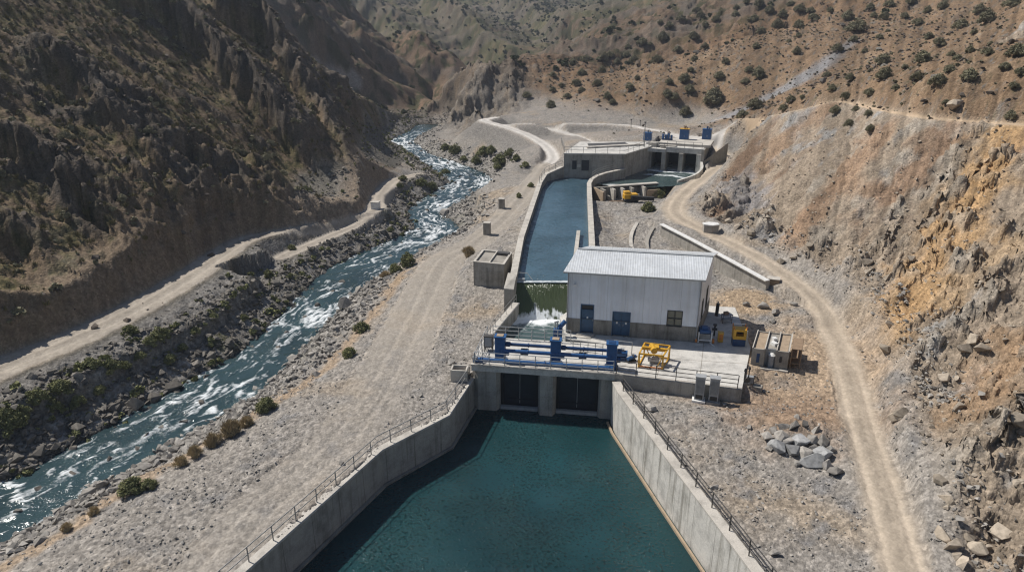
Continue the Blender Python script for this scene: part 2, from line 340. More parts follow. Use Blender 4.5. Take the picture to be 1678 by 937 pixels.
# ---- broken rock: push the surface in and out along its own normal, in ledges and cracks
def push(Z):
    G3 = np.stack([X, Y, Z], -1).reshape(NR, NC, 3); a = np.gradient(G3, axis=1); b = np.gradient(G3, axis=0); n = np.cross(a, b); n /= np.linalg.norm(n, axis=2)[..., None] + 1e-9; n = n.reshape(-1, 3)
    ax, ay, az = np.abs(n[:, 0]), np.abs(n[:, 1]), np.abs(n[:, 2]); s = ax + ay + az; ax, ay, az = ax / s, ay / s, az / s
    rk = np.clip(hillL * (.30 + .7 * rockL) + cut * (.7 + .3 * rockC) + .65 * leftside * (near_road < 9) * hillL + cragR + .75 * hillF * ss(1, 6, B0 - 1), 0, 1) * ss(.3, 2.0, near_road) * (~onriver)
    out = 0
    for sc, am in ((5.5, 1.15), (2.0, .55), (.8, .22)):
        q = np.where(Y > 185, 3.2, 1.0) * sc; f = lambda u, v, k: ridged(u / q, v / (q * .62), 4, k, .58) - .62
        out = out + am * np.where(Y > 185, 2.4, 1.0) * (ax * f(Y, Z - .35 * Y, 500) + ay * f(X, Z - .5 * X, 501) + az * f(X, Y, 502))
    out = out * rk * np.where((cut > .1) & (Y < 62), 1.0, np.where(cut > .1, 1.9, 1.5))
    return X + n[:, 0] * out, Y + n[:, 1] * out, Z + n[:, 2] * out
onriver = (rv_d < 900) & (rv_e < 2.5)
VX, VY, VZ = push(Z); Z = VZ
# ---- excavated channels
WEIRP = [(.1,59.4),(5.3,59.4),(5.5,62.75),(.35,62.75)]; GATEP = [(-3.0,48.0),(7.5,46.4),(7.9,52.0),(-2.5,53.6)]
workmask = np.zeros(Z.shape, bool)
for poly, bz in ((CANAL, .3), (INTAKE, .3), (BASIN, -6.0), (POOL, -3.0), (WEIRP, -3.0), (GATEP, -6.3)):
    m = inside(grow(poly, .22 if poly in (BASIN, POOL, WEIRP, GATEP) else .34), X, Y); Z = np.where(m, bz, Z); workmask |= m
GZ = Z.reshape(NR, NC)
def ground_z(x, y):
    i = np.interp(math.log(max(y, 15.01)), [math.log(15), math.log(940)], [0, NR - 1]); j = (x / (y + 10) - tt[0]) / (tt[-1] - tt[0]) * (NC - 1)
    i = min(max(i, 0), NR - 2.001); j = min(max(j, 0), NC - 2.001); a, b = int(i), int(j); u, v = i - a, j - b
    return float((GZ[a, b] * (1 - v) + GZ[a, b + 1] * v) * (1 - u) + (GZ[a + 1, b] * (1 - v) + GZ[a + 1, b + 1] * v) * u)

# ------------------------------------------------------------------ what the ground is made of
def C3(*c): return np.array(c, float)
def mix(a, b, w): return a + (b - a) * w[:, None]
n1 = fbm(X / 9, Y / 9, 4, 300); n2 = fbm(X / 2.2, Y / 2.2, 4, 301); n3 = fbm(X / .7, Y / .7, 3, 302); n4 = fbm(X / 30, Y / 30, 3, 303)
col = np.tile(C3(.278,.254,.225), (len(X), 1))
col = mix(col, C3(.31,.255,.195), ss(.05, .5, n1)); col = mix(col, C3(.21,.20,.19), ss(.05, .5, n2))
brownR = ss(9, 2, np.hypot(X - 20.5, (Y - 43) * 1.3) + 4 * n2); col = mix(col, C3(.27,.175,.105), brownR * .75)
tanR = ss(9, 3, np.hypot((X - 23.5) * .8, (Y - 51)) + 3 * n2); col = mix(col, C3(.37,.28,.195), tanR)
tanR2 = ss(5, 2, np.hypot(X - 22.5, Y - 62) + 2 * n2); col = mix(col, C3(.35,.265,.18), tanR2)
# left hillside
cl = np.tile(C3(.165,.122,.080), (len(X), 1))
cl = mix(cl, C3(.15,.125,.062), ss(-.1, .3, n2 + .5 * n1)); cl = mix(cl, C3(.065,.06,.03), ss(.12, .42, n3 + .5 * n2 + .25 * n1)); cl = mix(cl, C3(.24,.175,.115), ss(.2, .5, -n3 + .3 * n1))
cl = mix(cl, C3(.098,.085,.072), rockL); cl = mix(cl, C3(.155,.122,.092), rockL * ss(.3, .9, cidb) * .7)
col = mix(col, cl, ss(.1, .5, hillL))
# right hillside
cr = np.tile(C3(.235,.160,.100), (len(X), 1))
cr = mix(cr, C3(.18,.13,.09), ss(-.05, .4, n2)); cr = mix(cr, C3(.28,.20,.13), ss(.1, .5, n1)); cr = mix(cr, C3(.20,.185,.165), ss(.25, .5, n3 + .4 * n2)); cr = mix(cr, C3(.12,.105,.06), ss(.30, .55, -n3 + .4 * n2))
cr = mix(cr, C3(.155,.135,.115), cragR * .85)
col = mix(col, cr, np.clip(hillR * 1.5, 0, 1) * (1 - np.clip(hillL, 0, 1)))
# grey scree below the upper track
Ssc = np.array([list(hit(*p)) + [w] for p, w in (((1400,70),1.5),((1345,110),4.0),((1280,150),6.5),((1200,190),9.0))])
d, _, _, (sz, sw) = pline(Ssc, X, Y, 20); scree = ss(1.0, -1.0, (d - sw * .55) / 1.6 + 1.2 * n2) * (d < 900)
col = mix(col, C3(.25,.245,.245), scree * .95)
# benches around the intake
ben = ss(6, 0, np.minimum(np.minimum(rd['haul'][0], rd['haullow'][0]), rd['haultop'][0])) * (1 - hillL); col = mix(col, C3(.29,.262,.232), ben * .8 * ss(-.6, .2, n2 + .3))
# the cut face
cc = np.tile(C3(.29,.235,.178), (len(X), 1))
cc = mix(cc, C3(.29,.28,.265), ss(.2, .5, n1 + .7 * n2)); cc = mix(cc, C3(.21,.145,.10), ss(.08, .35, fbm((cy_ - .45 * cx_) / 6, cx_ / 25, 4, 310)))
def streak(pxs, w, c, k, s):
    global cc
    P = np.array([list(hit(*p)) + [w] for p in pxs]); d, _, _, (a, b) = pline(P, X, Y, 20)
    m = ss(1.2, .2, d / w + 1.3 * fbm(X / 3, Y / 3, 4, s)) * (d < 900); cc = mix(cc, C3(*c), m * k)
streak([(1660,210),(1610,300),(1545,400),(1500,480),(1480,520)], 3.4, (.44,.285,.145), .9, 320)
streak([(1560,215),(1500,290),(1450,350)], 3.0, (.26,.165,.105), .7, 321)
streak([(1350,190),(1290,240),(1250,280)], 3.2, (.27,.18,.115), .7, 322)
streak([(1440,235),(1400,300),(1350,360),(1300,400)], 2.4, (.30,.20,.13), .75, 323)
streak([(1678,560),(1600,660)], 2.2, (.33,.215,.125), .7, 324)
streak([(1640,420),(1560,480)], 2.0, (.40,.29,.18), .7, 325)
streak([(1230,330),(1200,300)], 3.0, (.26,.25,.25), .8, 326)
cc = mix(cc, C3(.36,.325,.275), rockC * ss(.45, .95, cidc) * .6); cc = mix(cc, C3(.15,.125,.105), ss(.3, .6, n3 + .4 * n2) * .6)
col = mix(col, cc, np.clip(cut * 1.3, 0, 1))
# tan cut bank above the left road
cb = leftside * ss(5.5, 2.5, near_road + 1.5 * n2) * (rd['left'][0] < 12) * (rd['left'][1] > 0)
col = mix(col, C3(.205,.155,.108), cb * .8 * ss(-.5, .1, n2 + .2))
# far spurs
cf = np.tile(C3(.165,.128,.095), (len(X), 1)); m1 = fbm(X / 12, Y / 16, 4, 330); m2 = fbm(X / 3.6, Y / 5, 4, 331)
cf = mix(cf, C3(.21,.155,.11), ss(0, .4, m1)); cf = mix(cf, C3(.125,.115,.10), ss(.1, .4, -m1))
green = ss(290, 420, Y) * (X > -150)
cf = mix(cf, C3(.065,.066,.038), ss(-.02, .2, m2 + .3 * m1 + .14 * green)); cf = mix(cf, C3(.05,.066,.034), ss(.3, -.1, np.abs(fbm(X / 90, Y / 60, 3, 332)) - .1) * green * .75 * ss(-.2, .15, m2))
cf = mix(cf, C3(.115,.118,.068), green * .75 * ss(-.45, .25, n4 + .4 * m1)); cf = mix(cf, C3(.17,.155,.14), ss(.02, .14, ribF) * .5)
Sf = np.array([list(hit(*p, y0=190)) + [2.2] for p in ((405,0),(450,42),(500,85),(545,120),(580,143))]); d, _, _, (a, b) = pline(Sf, X, Y, 14)
fs = ss(1.2, .6, d / 2.4 + .5 * m2) * (d < 900); cf = mix(cf, C3(.34,.32,.29), fs)
col = mix(col, cf, hillF * (1 - np.clip(hillR * (Y < 240), 0, 1) * ss(260, 200, Y)))
col = mix(col, C3(.15,.13,.108), np.clip(spur * 1.4, 0, 1) * (.55 + .45 * ss(-.1, .3, rock3))); col = mix(col, C3(.24,.19,.14), np.clip(spur * 1.4, 0, 1) * ss(.1, .4, n2 + .3 * n3) * .7)
# river banks: grey rubble, darker and wetter at the water line
cbk = np.tile(C3(.25,.235,.215), (len(X), 1)); e1, e2, ce = voro(X / .8, Y / .8, 34)
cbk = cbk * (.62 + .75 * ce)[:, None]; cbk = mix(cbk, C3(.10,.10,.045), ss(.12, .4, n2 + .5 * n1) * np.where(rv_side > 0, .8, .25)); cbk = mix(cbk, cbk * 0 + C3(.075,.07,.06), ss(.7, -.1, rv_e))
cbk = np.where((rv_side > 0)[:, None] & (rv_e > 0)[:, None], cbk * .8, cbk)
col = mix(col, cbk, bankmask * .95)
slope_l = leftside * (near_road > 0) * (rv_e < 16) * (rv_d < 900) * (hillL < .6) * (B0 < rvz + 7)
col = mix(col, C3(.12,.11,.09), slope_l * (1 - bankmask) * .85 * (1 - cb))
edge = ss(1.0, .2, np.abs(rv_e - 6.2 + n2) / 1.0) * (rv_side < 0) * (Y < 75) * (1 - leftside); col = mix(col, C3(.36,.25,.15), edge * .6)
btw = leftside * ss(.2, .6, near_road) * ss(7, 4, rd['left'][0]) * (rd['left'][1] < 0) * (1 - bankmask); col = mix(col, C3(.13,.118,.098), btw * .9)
fillm = np.zeros_like(Z)
for k in ('haul', 'haullow', 'haultop', 'left', 'leftlow'):
    d, sd, s, (rz, rw) = rd[k]; fillm = np.maximum(fillm, ss(.25, .7, d - rw) * ss(5, 3, d - rw) * (d < 900) * ss(.1, -.3, Z - rz) )
col = mix(col, C3(.21,.197,.18), fillm * .9 * (1 - bankmask))
# roads
rcol = np.tile(C3(.40,.335,.26), (len(X), 1))
rcol = mix(rcol, C3(.34,.30,.25), np.isin(roadid, [0, 4, 5, 6]).astype(float)); rcol = mix(rcol, C3(.52,.495,.46), np.isin(roadid, [1, 2, 3]).astype(float) * .9)
rcol = mix(rcol, C3(.50,.38,.26), (roadid == 0).astype(float))
for k in ORDER:
    d, sd, s, (rz, rw) = rd[k]
    if k in ('track',): continue
    rcol *= (1 - .28 * np.exp(-((d - 0.0) / .26) ** 2) * (d < 900) * ss(-.4, .3, n3))[:, None]
    rcol *= (1 + .17 * np.exp(-((d - .75) / .22) ** 2) * (d < 900))[:, None]
rcol = rcol * (1 + .16 * n2 + .10 * n1 + .14 * n3)[:, None]
col = mix(col, rcol, roadmask * np.where(roadid == 4, .7, .95))
# small-scale speckle of stones
sp1, sp2, spc = voro(X / .24, Y / .24, 35)
spec = flat * (1 - roadmask * .8) * (Y < 110)
col *= (1 + spec * .55 * (spc - .45))[:, None]
sq1, sq2, sqc = voro(X / (.5 * far), Y / (.5 * far), 36)
col *= (1 + np.clip(hillL + hillR + cut, 0, 1) * .5 * (sqc - .5))[:, None]
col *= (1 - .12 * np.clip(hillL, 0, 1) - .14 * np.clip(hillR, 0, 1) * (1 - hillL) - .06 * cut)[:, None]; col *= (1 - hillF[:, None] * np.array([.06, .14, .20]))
col = np.clip(col, .02, .8)
rough = np.clip(1 - np.where(Y < 100, .62, .92) * roadmask, 0, 1)

# ------------------------------------------------------------------ materials
def newmat(name):
    m = bpy.data.materials.new(name); m.use_nodes = True; nt = m.node_tree; nt.nodes.clear()
    out = nt.nodes.new('ShaderNodeOutputMaterial'); p = nt.nodes.new('ShaderNodeBsdfPrincipled'); nt.links.new(p.outputs[0], out.inputs[0])
    return m, nt, p
def N(nt, t, **k):
    n = nt.nodes.new(t)
    for a, v in k.items():
        if a in n.inputs: n.inputs[a].default_value = v
        else: setattr(n, a, v)
    return n
def L(nt, a, b): nt.links.new(a, b)
def ramp(nt, fac, stops):
    r = nt.nodes.new('ShaderNodeValToRGB'); e = r.color_ramp.elements
    while len(e) < len(stops): e.new(.5)
    for i, (p, c) in enumerate(stops):
        e[i].position = p; e[i].color = (*c, 1) if len(c) == 3 else c
    L(nt, fac, r.inputs[0]); return r
def mixrgb(nt, mode, fac, a, b):
    n = nt.nodes.new('ShaderNodeMix'); n.data_type = 'RGBA'; n.blend_type = mode
    for s, v in ((n.inputs[0], fac), (n.inputs[6], a), (n.inputs[7], b)):
        if hasattr(v, 'is_output'): L(nt, v, s)
        elif isinstance(v, (int, float)): s.default_value = v
        else: s.default_value = (*v, 1)
    return n.outputs[2]
def math_(nt, op, a, b=0.0, c=None):
    n = nt.nodes.new('ShaderNodeMath'); n.operation = op
    for i, v in enumerate((a, b) if c is None else (a, b, c)):
        if hasattr(v, 'is_output'): L(nt, v, n.inputs[i])
        else: n.inputs[i].default_value = v
    return n.outputs[0]

def ground_mat():
    m, nt, p = newmat('ground'); at = N(nt, 'ShaderNodeAttribute', attribute_name='Col'); ar = N(nt, 'ShaderNodeAttribute', attribute_name='rough')
    g = N(nt, 'ShaderNodeNewGeometry')
    v = N(nt, 'ShaderNodeTexVoronoi', Scale=4.6); L(nt, g.outputs['Position'], v.inputs['Vector'])
    v2 = N(nt, 'ShaderNodeTexVoronoi', Scale=10.0); L(nt, g.outputs['Position'], v2.inputs['Vector'])
    n = N(nt, 'ShaderNodeTexNoise', Scale=1.6, Detail=8.0, Roughness=.68); L(nt, g.outputs['Position'], n.inputs['Vector'])
    bw = N(nt, 'ShaderNodeSeparateColor'); L(nt, v.outputs['Color'], bw.inputs[0]); bw2 = N(nt, 'ShaderNodeSeparateColor'); L(nt, v2.outputs['Color'], bw2.inputs[0])
    f = math_(nt, 'MULTIPLY_ADD', bw.outputs[0], .38, .62); f2 = math_(nt, 'MULTIPLY_ADD', bw2.outputs[1], .34, .66)
    f3 = math_(nt, 'MULTIPLY_ADD', n.outputs[0], .9, .62); k = math_(nt, 'MULTIPLY', math_(nt, 'MULTIPLY', f, f2), f3)
    k = math_(nt, 'MULTIPLY_ADD', math_(nt, 'SUBTRACT', k, .75), ar.outputs['Fac'], .85)
    c = N(nt, 'ShaderNodeVectorMath', operation='SCALE'); L(nt, at.outputs['Color'], c.inputs[0]); L(nt, math_(nt, 'MULTIPLY', k, 1.22), c.inputs['Scale'])
    L(nt, c.outputs[0], p.inputs['Base Color']); p.inputs['Roughness'].default_value = .95; p.inputs['Specular IOR Level'].default_value = .12
    hgt = math_(nt, 'ADD', math_(nt, 'MULTIPLY', v.outputs['Distance'], -.5), math_(nt, 'MULTIPLY', n.outputs[0], 1.1)); hgt = math_(nt, 'ADD', hgt, math_(nt, 'MULTIPLY', bw2.outputs[1], .22)); hgt = math_(nt, 'ADD', hgt, math_(nt, 'MULTIPLY', bw.outputs[0], .35))
    b = N(nt, 'ShaderNodeBump', Distance=.16); L(nt, hgt, b.inputs['Height']); L(nt, math_(nt, 'MULTIPLY', ar.outputs['Fac'], .75), b.inputs['Strength']); L(nt, b.outputs[0], p.inputs['Normal'])
    return m
MAT = {'ground': ground_mat()}

# ------------------------------------------------------------------ ground objects: faces shared out by what lies there
idx = np.arange(NR * NC).reshape(NR, NC)
F = np.stack([idx[:-1, :-1], idx[:-1, 1:], idx[1:, 1:], idx[1:, :-1]], -1).reshape(-1, 4)
fc = F[:, 0]
cls = np.zeros(len(F), int)                       # 0 gravel ground
cls[(hillL[fc] > .25)] = 1; cls[((hillR[fc] > .25) & (Y[fc] < 215)) | ((uppR[fc] > .5) & (X[fc] > 30) & (Y[fc] < 215))] = 2; cls[(cut[fc] > .35)] = 3; cls[(Y[fc] > 215)] = 4
cls[(rv_e[fc] < 4.5) & (rv_d[fc] < 900) & (Y[fc] < 215) & (roadid[fc] < 0) & (cls[fc * 0 + np.arange(len(F))] != 2)] = 5
for i in range(len(ORDER)): cls[(roadid[fc] == i)] = 10 + i
def mesh_np(name, V, Fq, mats, smooth=True, attrs=(), parent=None):
    me = bpy.data.meshes.new(name); k = Fq.shape[1]
    me.vertices.add(len(V)); me.vertices.foreach_set('co', np.ascontiguousarray(V, np.float32).ravel())
    me.loops.add(Fq.size); me.loops.foreach_set('vertex_index', np.ascontiguousarray(Fq, np.int32).ravel())
    me.polygons.add(len(Fq)); me.polygons.foreach_set('loop_start', np.arange(0, Fq.size, k, dtype=np.int32)); me.polygons.foreach_set('loop_total', np.full(len(Fq), k, np.int32))
    me.polygons.foreach_set('use_smooth', np.full(len(Fq), smooth))
    for (an, ty, data) in attrs:
        a = me.attributes.new(an, ty, 'POINT')
        if ty == 'FLOAT_COLOR': a.data.foreach_set('color', np.column_stack([data, np.ones(len(data))]).astype(np.float32).ravel())
        else: a.data.foreach_set('value', np.asarray(data, np.float32))
    me.update(calc_edges=True); me.materials.append(mats)
    o = bpy.data.objects.new(name, me); COL.objects.link(o)
    if parent: attach(o, parent)
    return o
def attach(o, root):
    o.parent = root; o.matrix_parent_inverse = Matrix.Translation(-Vector(root.location)) if root.parent is None and root.type == 'EMPTY' else Matrix.Identity(4)
def tag(o, label=None, cat=None, group=None, kind=None):
    if label: o['label'] = label
    if cat: o['category'] = cat
    if group: o['group'] = group
    if kind: o['kind'] = kind
    return o
VALL = np.column_stack([VX, VY, Z])
GN = {0:('gravel_ground','grey broken gravel ground between the river and the works','ground'),1:('hillside','dark craggy hillside rising above the left riverside road','hillside'),
      2:('hillside','brown hillside dotted with rounded shrubs above the rock cut','hillside'),3:('cut_slope','freshly cut grey and ochre rock slope beside the dirt road','rock slope'),
      4:('hills','distant spurs of brown and green hills closing the valley','hills'),5:('riverbank','stony bank and bed of the river','riverbank'),
      10:('track','narrow earth track along the crest of the rock cut','track'),11:('gravel_road','pale gravel road running level along the bench to the intake deck','road'),12:('gravel_road','pale gravel branch road dropping to the end of the canal block','road'),
      13:('gravel_road','pale gravel road curving up from the canal head to the bend','road'),14:('gravel_track','worn vehicle track over the gravel plateau beside the canal','track'),
      16:('gravel_road','short lower gravel spur ending on the river side of the road','road'),15:('dirt_road','dirt road along the foot of the dark hillside across the river','road'),17:('dirt_road','tan dirt road winding past the shed below the rock cut','road')}
for c, (nm, lb, ca) in GN.items():
    f = F[cls == c]
    if not len(f): continue
    u, inv = np.unique(f, return_inverse=True)
    o = mesh_np(nm, VALL[u], inv.reshape(f.shape), MAT['ground'], True, (('Col', 'FLOAT_COLOR', col[u]), ('rough', 'FLOAT', rough[u])))
    tag(o, lb, ca, kind='structure')

# ------------------------------------------------------------------ sky, sun, camera
w = bpy.data.worlds.new('World'); scene.world = w; w.use_nodes = True
sky = w.node_tree.nodes.new('ShaderNodeTexSky'); sky.sky_type = 'NISHITA'; sky.sun_disc = False
SUN_EL = R(52); sdir = Vector((-.887 * math.cos(SUN_EL), .462 * math.cos(SUN_EL), math.sin(SUN_EL))).normalized()
sky.sun_elevation = SUN_EL; sky.sun_rotation = math.atan2(sdir.x, sdir.y); sky.altitude = 900
bg = w.node_tree.nodes['Background']; w.node_tree.links.new(sky.outputs[0], bg.inputs[0]); bg.inputs[1].default_value = .06
sl = bpy.data.lights.new('sun', 'SUN'); sl.energy = 3.9; sl.angle = R(.5); sl.color = (1, .95, .88)
so = bpy.data.objects.new('sun', sl); COL.objects.link(so); so.rotation_euler = (-sdir).to_track_quat('-Z', 'Y').to_euler(); so.location = (-60, 30, 120)
cam = bpy.data.cameras.new('camera'); co = bpy.data.objects.new('camera', cam); COL.objects.link(co); scene.camera = co
cam.sensor_width = 36; cam.lens = 36 * FPX / 1678; co.location = (0, 0, H); co.rotation_euler = (R(90) - TH, 0, 0); cam.clip_end = 3000; cam.clip_start = .5
scene.view_settings.view_transform = 'Standard'; scene.view_settings.look = 'None'; scene.view_settings.exposure = .38; scene.view_settings.gamma = 1
scene.render.engine = 'CYCLES'; scene.cycles.filter_width = 1.2; scene.cycles.use_denoising = True; scene.cycles.denoiser = 'OPENIMAGEDENOISE'; scene.cycles.sample_clamp_indirect = 4; scene.cycles.max_bounces = 6; scene.cycles.diffuse_bounces = 3; scene.cycles.glossy_bounces = 3
# ------------------------------------------------------------------ mesh building
class MB:
    def __init__(self): self.v = []; self.f = []; self.run = []
    def add(self, vs, fs, run=None):
        o = len(self.v); self.v += [tuple(p) for p in vs]; self.f += [tuple(i + o for i in f) for f in fs]
        self.run += run if run else [0.0] * len(vs); return self
    def box(self, c, s, a=0.0, M=None):
        x, y, z = (q / 2 for q in s); P = [(-x,-y,-z),(x,-y,-z),(x,y,-z),(-x,y,-z),(-x,-y,z),(x,-y,z),(x,y,z),(-x,y,z)]
        Rm = M if M is not None else Matrix.Rotation(a, 3, 'Z')
        return self.add([Vector(c) + Rm @ Vector(p) for p in P], [(0,3,2,1),(4,5,6,7),(0,1,5,4),(1,2,6,5),(2,3,7,6),(3,0,4,7)])
    def bar(self, p0, p1, w, h=None):             # square bar between two points
        p0 = Vector(p0); p1 = Vector(p1); d = p1 - p0; q = d.to_track_quat('X', 'Z').to_matrix()
        return self.box((p0 + p1) / 2, (d.length, w, h or w), M=q)
    def cyl(self, p0, p1, r, n=8, r1=None):
        p0 = Vector(p0); p1 = Vector(p1); q = (p1 - p0).to_track_quat('Z', 'Y').to_matrix(); r1 = r if r1 is None else r1; vs = []
        for p, rr_ in ((p0, r), (p1, r1)):
            vs += [p + q @ Vector((rr_ * math.cos(6.28319 * k / n), rr_ * math.sin(6.28319 * k / n), 0)) for k in range(n)]
        fs = [(k, (k + 1) % n, n + (k + 1) % n, n + k) for k in range(n)] + [tuple(range(n))[::-1], tuple(range(n, 2 * n))]
        return self.add(vs, fs)
    def prism(self, poly, z0, z1):
        n = len(poly); a = sum(poly[i][0] * poly[(i + 1) % n][1] - poly[(i + 1) % n][0] * poly[i][1] for i in range(n))
        if a < 0: poly = poly[::-1]
        z0 = z0 if hasattr(z0, '__len__') else [z0] * n; z1 = z1 if hasattr(z1, '__len__') else [z1] * n
        if a < 0: z0 = z0[::-1]; z1 = z1[::-1]
        return self.add([(p[0], p[1], z) for p, z in zip(poly, z0)] + [(p[0], p[1], z) for p, z in zip(poly, z1)],
                        [tuple(range(n))[::-1], tuple(range(n, 2 * n))] + [(i, (i + 1) % n, n + (i + 1) % n, n + i) for i in range(n)])
    def wall(self, path, z0, z1, th):              # vertical wall whose left face follows the path; th to the right (negative: left)
        P = [np.array(p[:2], float) for p in path]; n = len(P); off = []
        for i in range(n):
            u = P[i] - P[i - 1] if i else P[1] - P[0]; v = P[i + 1] - P[i] if i < n - 1 else u
            u = u / np.hypot(*u); v = v / np.hypot(*v); b = np.array([u[1], -u[0]]) + np.array([v[1], -v[0]])
            off.append(P[i] + b * th / (1 + u @ v))
        z0 = z0 if hasattr(z0, '__len__') else [z0] * n; z1 = z1 if hasattr(z1, '__len__') else [z1] * n
        vs = []; run = []; s = 0; fs = []
        for i in range(n):
            if i: s += float(np.hypot(*(P[i] - P[i - 1])))
            vs += [(*P[i], z0[i]), (*P[i], z1[i]), (*off[i], z1[i]), (*off[i], z0[i])]; run += [s + .5] * 4
        for i in range(n - 1):
            a, b = 4 * i, 4 * i + 4
            for j in range(4): fs.append((a + j, b + j, b + (j + 1) % 4, a + (j + 1) % 4))
        fs += [(0, 1, 2, 3), (4 * n - 1, 4 * n - 2, 4 * n - 3, 4 * n - 4)]
        return self.add(vs, fs, run)
    def build(self, name, mat, parent=None, bevel=0, smooth=False):
        me = bpy.data.meshes.new(name); me.from_pydata([tuple(p) for p in self.v], [], self.f); me.validate()
        bm = bmesh.new(); bm.from_mesh(me); bmesh.ops.recalc_face_normals(bm, faces=bm.faces)
        if bevel: bmesh.ops.bevel(bm, geom=bm.edges[:], offset=bevel, segments=1, affect='EDGES', profile=.5)
        bm.to_mesh(me); bm.free()
        if not bevel and any(self.run):
            a = me.attributes.new('run', 'FLOAT', 'POINT'); a.data.foreach_set('value', np.array(self.run, np.float32))
        if smooth: me.polygons.foreach_set('use_smooth', [True] * len(me.polygons))
        me.materials.append(MAT[mat] if isinstance(mat, str) else mat)
        o = bpy.data.objects.new(name, me); COL.objects.link(o)
        if parent: attach(o, parent)
        return o
def thing(name, loc, label, cat, group=None):
    o = bpy.data.objects.new(name, None); COL.objects.link(o); o.location = tuple(float(q) for q in loc); o.empty_display_size = .3
    return tag(o, label, cat, group)
def copy_thing(o, loc=None, rz=0, scale=None, label=None):
    def kids(q): return [c for c in bpy.data.objects if c.parent == q]
    c = o.copy(); COL.objects.link(c)
    if loc is not None: c.location = loc
    if rz: c.rotation_euler.z += rz
    if scale: c.scale = (scale,) * 3 if not hasattr(scale, '__len__') else scale
    if label: c['label'] = label
    for k in kids(o):
        d = k.copy(); COL.objects.link(d); d.parent = c
        for g in kids(k):
            e = g.copy(); COL.objects.link(e); e.parent = d
    return c

# ------------------------------------------------------------------ materials of built things
def concrete(name, c, dirt=.55, streak=.5, joints=True, warm=(.30,.25,.19)):
    m, nt, p = newmat(name); g = N(nt, 'ShaderNodeNewGeometry'); mp = N(nt, 'ShaderNodeMapping'); L(nt, g.outputs['Position'], mp.inputs[0]); mp.inputs['Scale'].default_value = (2.2, 2.2, .16)
    ns = N(nt, 'ShaderNodeTexNoise', Scale=1.0, Detail=5.0, Roughness=.65); L(nt, mp.outputs[0], ns.inputs['Vector'])
    nb = N(nt, 'ShaderNodeTexNoise', Scale=.8, Detail=7.0, Roughness=.7); L(nt, g.outputs['Position'], nb.inputs['Vector'])
    nf = N(nt, 'ShaderNodeTexNoise', Scale=14.0, Detail=3.0); L(nt, g.outputs['Position'], nf.inputs['Vector'])
    sx = N(nt, 'ShaderNodeSeparateXYZ'); L(nt, g.outputs['True Normal'], sx.inputs[0]); vert = math_(nt, 'SUBTRACT', 1.0, math_(nt, 'ABSOLUTE', sx.outputs[2]))
    r1 = ramp(nt, nb.outputs[0], [(.30, tuple(q * .62 for q in c)), (.52, c), (.75, tuple(min(1, q * 1.22) for q in c))])
    r2 = ramp(nt, ns.outputs[0], [(.50, (1, 1, 1)), (.66, (.40, .39, .36))])
    cc_ = mixrgb(nt, 'MULTIPLY', math_(nt, 'MULTIPLY', vert, streak), r1.outputs[0], r2.outputs[0])
    r3 = ramp(nt, nb.outputs[0], [(.55, (0, 0, 0)), (.72, (1, 1, 1))]); cc_ = mixrgb(nt, 'MIX', math_(nt, 'MULTIPLY', r3.outputs[0], dirt * .6), cc_, warm)
    r4 = ramp(nt, nf.outputs[0], [(.25, (.80, .80, .80)), (.75, (1.1, 1.1, 1.1))]); cc_ = mixrgb(nt, 'MULTIPLY', 1.0, cc_, r4.outputs[0])
    if joints:
        at = N(nt, 'ShaderNodeAttribute', attribute_name='run'); md = math_(nt, 'MODULO', at.outputs['Fac'], 2.4); j = math_(nt, 'LESS_THAN', md, .05); j = math_(nt, 'MULTIPLY', j, math_(nt, 'GREATER_THAN', at.outputs['Fac'], .2))
        px = N(nt, 'ShaderNodeSeparateXYZ'); L(nt, g.outputs['Position'], px.inputs[0]); hz = math_(nt, 'LESS_THAN', math_(nt, 'MODULO', math_(nt, 'ADD', px.outputs[2], 20.35), 1.2), .03)
        j = math_(nt, 'MAXIMUM', math_(nt, 'MULTIPLY', j, vert), math_(nt, 'MULTIPLY', math_(nt, 'MULTIPLY', hz, vert), .35)); cc_ = mixrgb(nt, 'MULTIPLY', math_(nt, 'MULTIPLY', j, .6), cc_, (.3, .29, .27))
    L(nt, cc_, p.inputs['Base Color']); p.inputs['Roughness'].default_value = .88; p.inputs['Specular IOR Level'].default_value = .2
    b = N(nt, 'ShaderNodeBump', Strength=.35, Distance=.03); L(nt, math_(nt, 'ADD', nf.outputs[0], nb.outputs[0]), b.inputs['Height']); L(nt, b.outputs[0], p.inputs['Normal'])
    return m
def paint(name, c, rough=.45, metal=0.0, wear=.35, rust=(.16,.075,.035), scale=3.0):
    m, nt, p = newmat(name); g = N(nt, 'ShaderNodeNewGeometry'); n = N(nt, 'ShaderNodeTexNoise', Scale=scale, Detail=6.0, Roughness=.7); L(nt, g.outputs['Position'], n.inputs['Vector'])
    r = ramp(nt, n.outputs[0], [(.3, tuple(q * .72 for q in c)), (.55, c), (.8, tuple(min(1, q * 1.15 + .01) for q in c))]); k = ramp(nt, n.outputs[0], [(.66, (0, 0, 0)), (.74, (1, 1, 1))])
    L(nt, mixrgb(nt, 'MIX', math_(nt, 'MULTIPLY', k.outputs[0], wear), r.outputs[0], rust), p.inputs['Base Color']); p.inputs['Roughness'].default_value = rough; p.inputs['Metallic'].default_value = metal
    return m
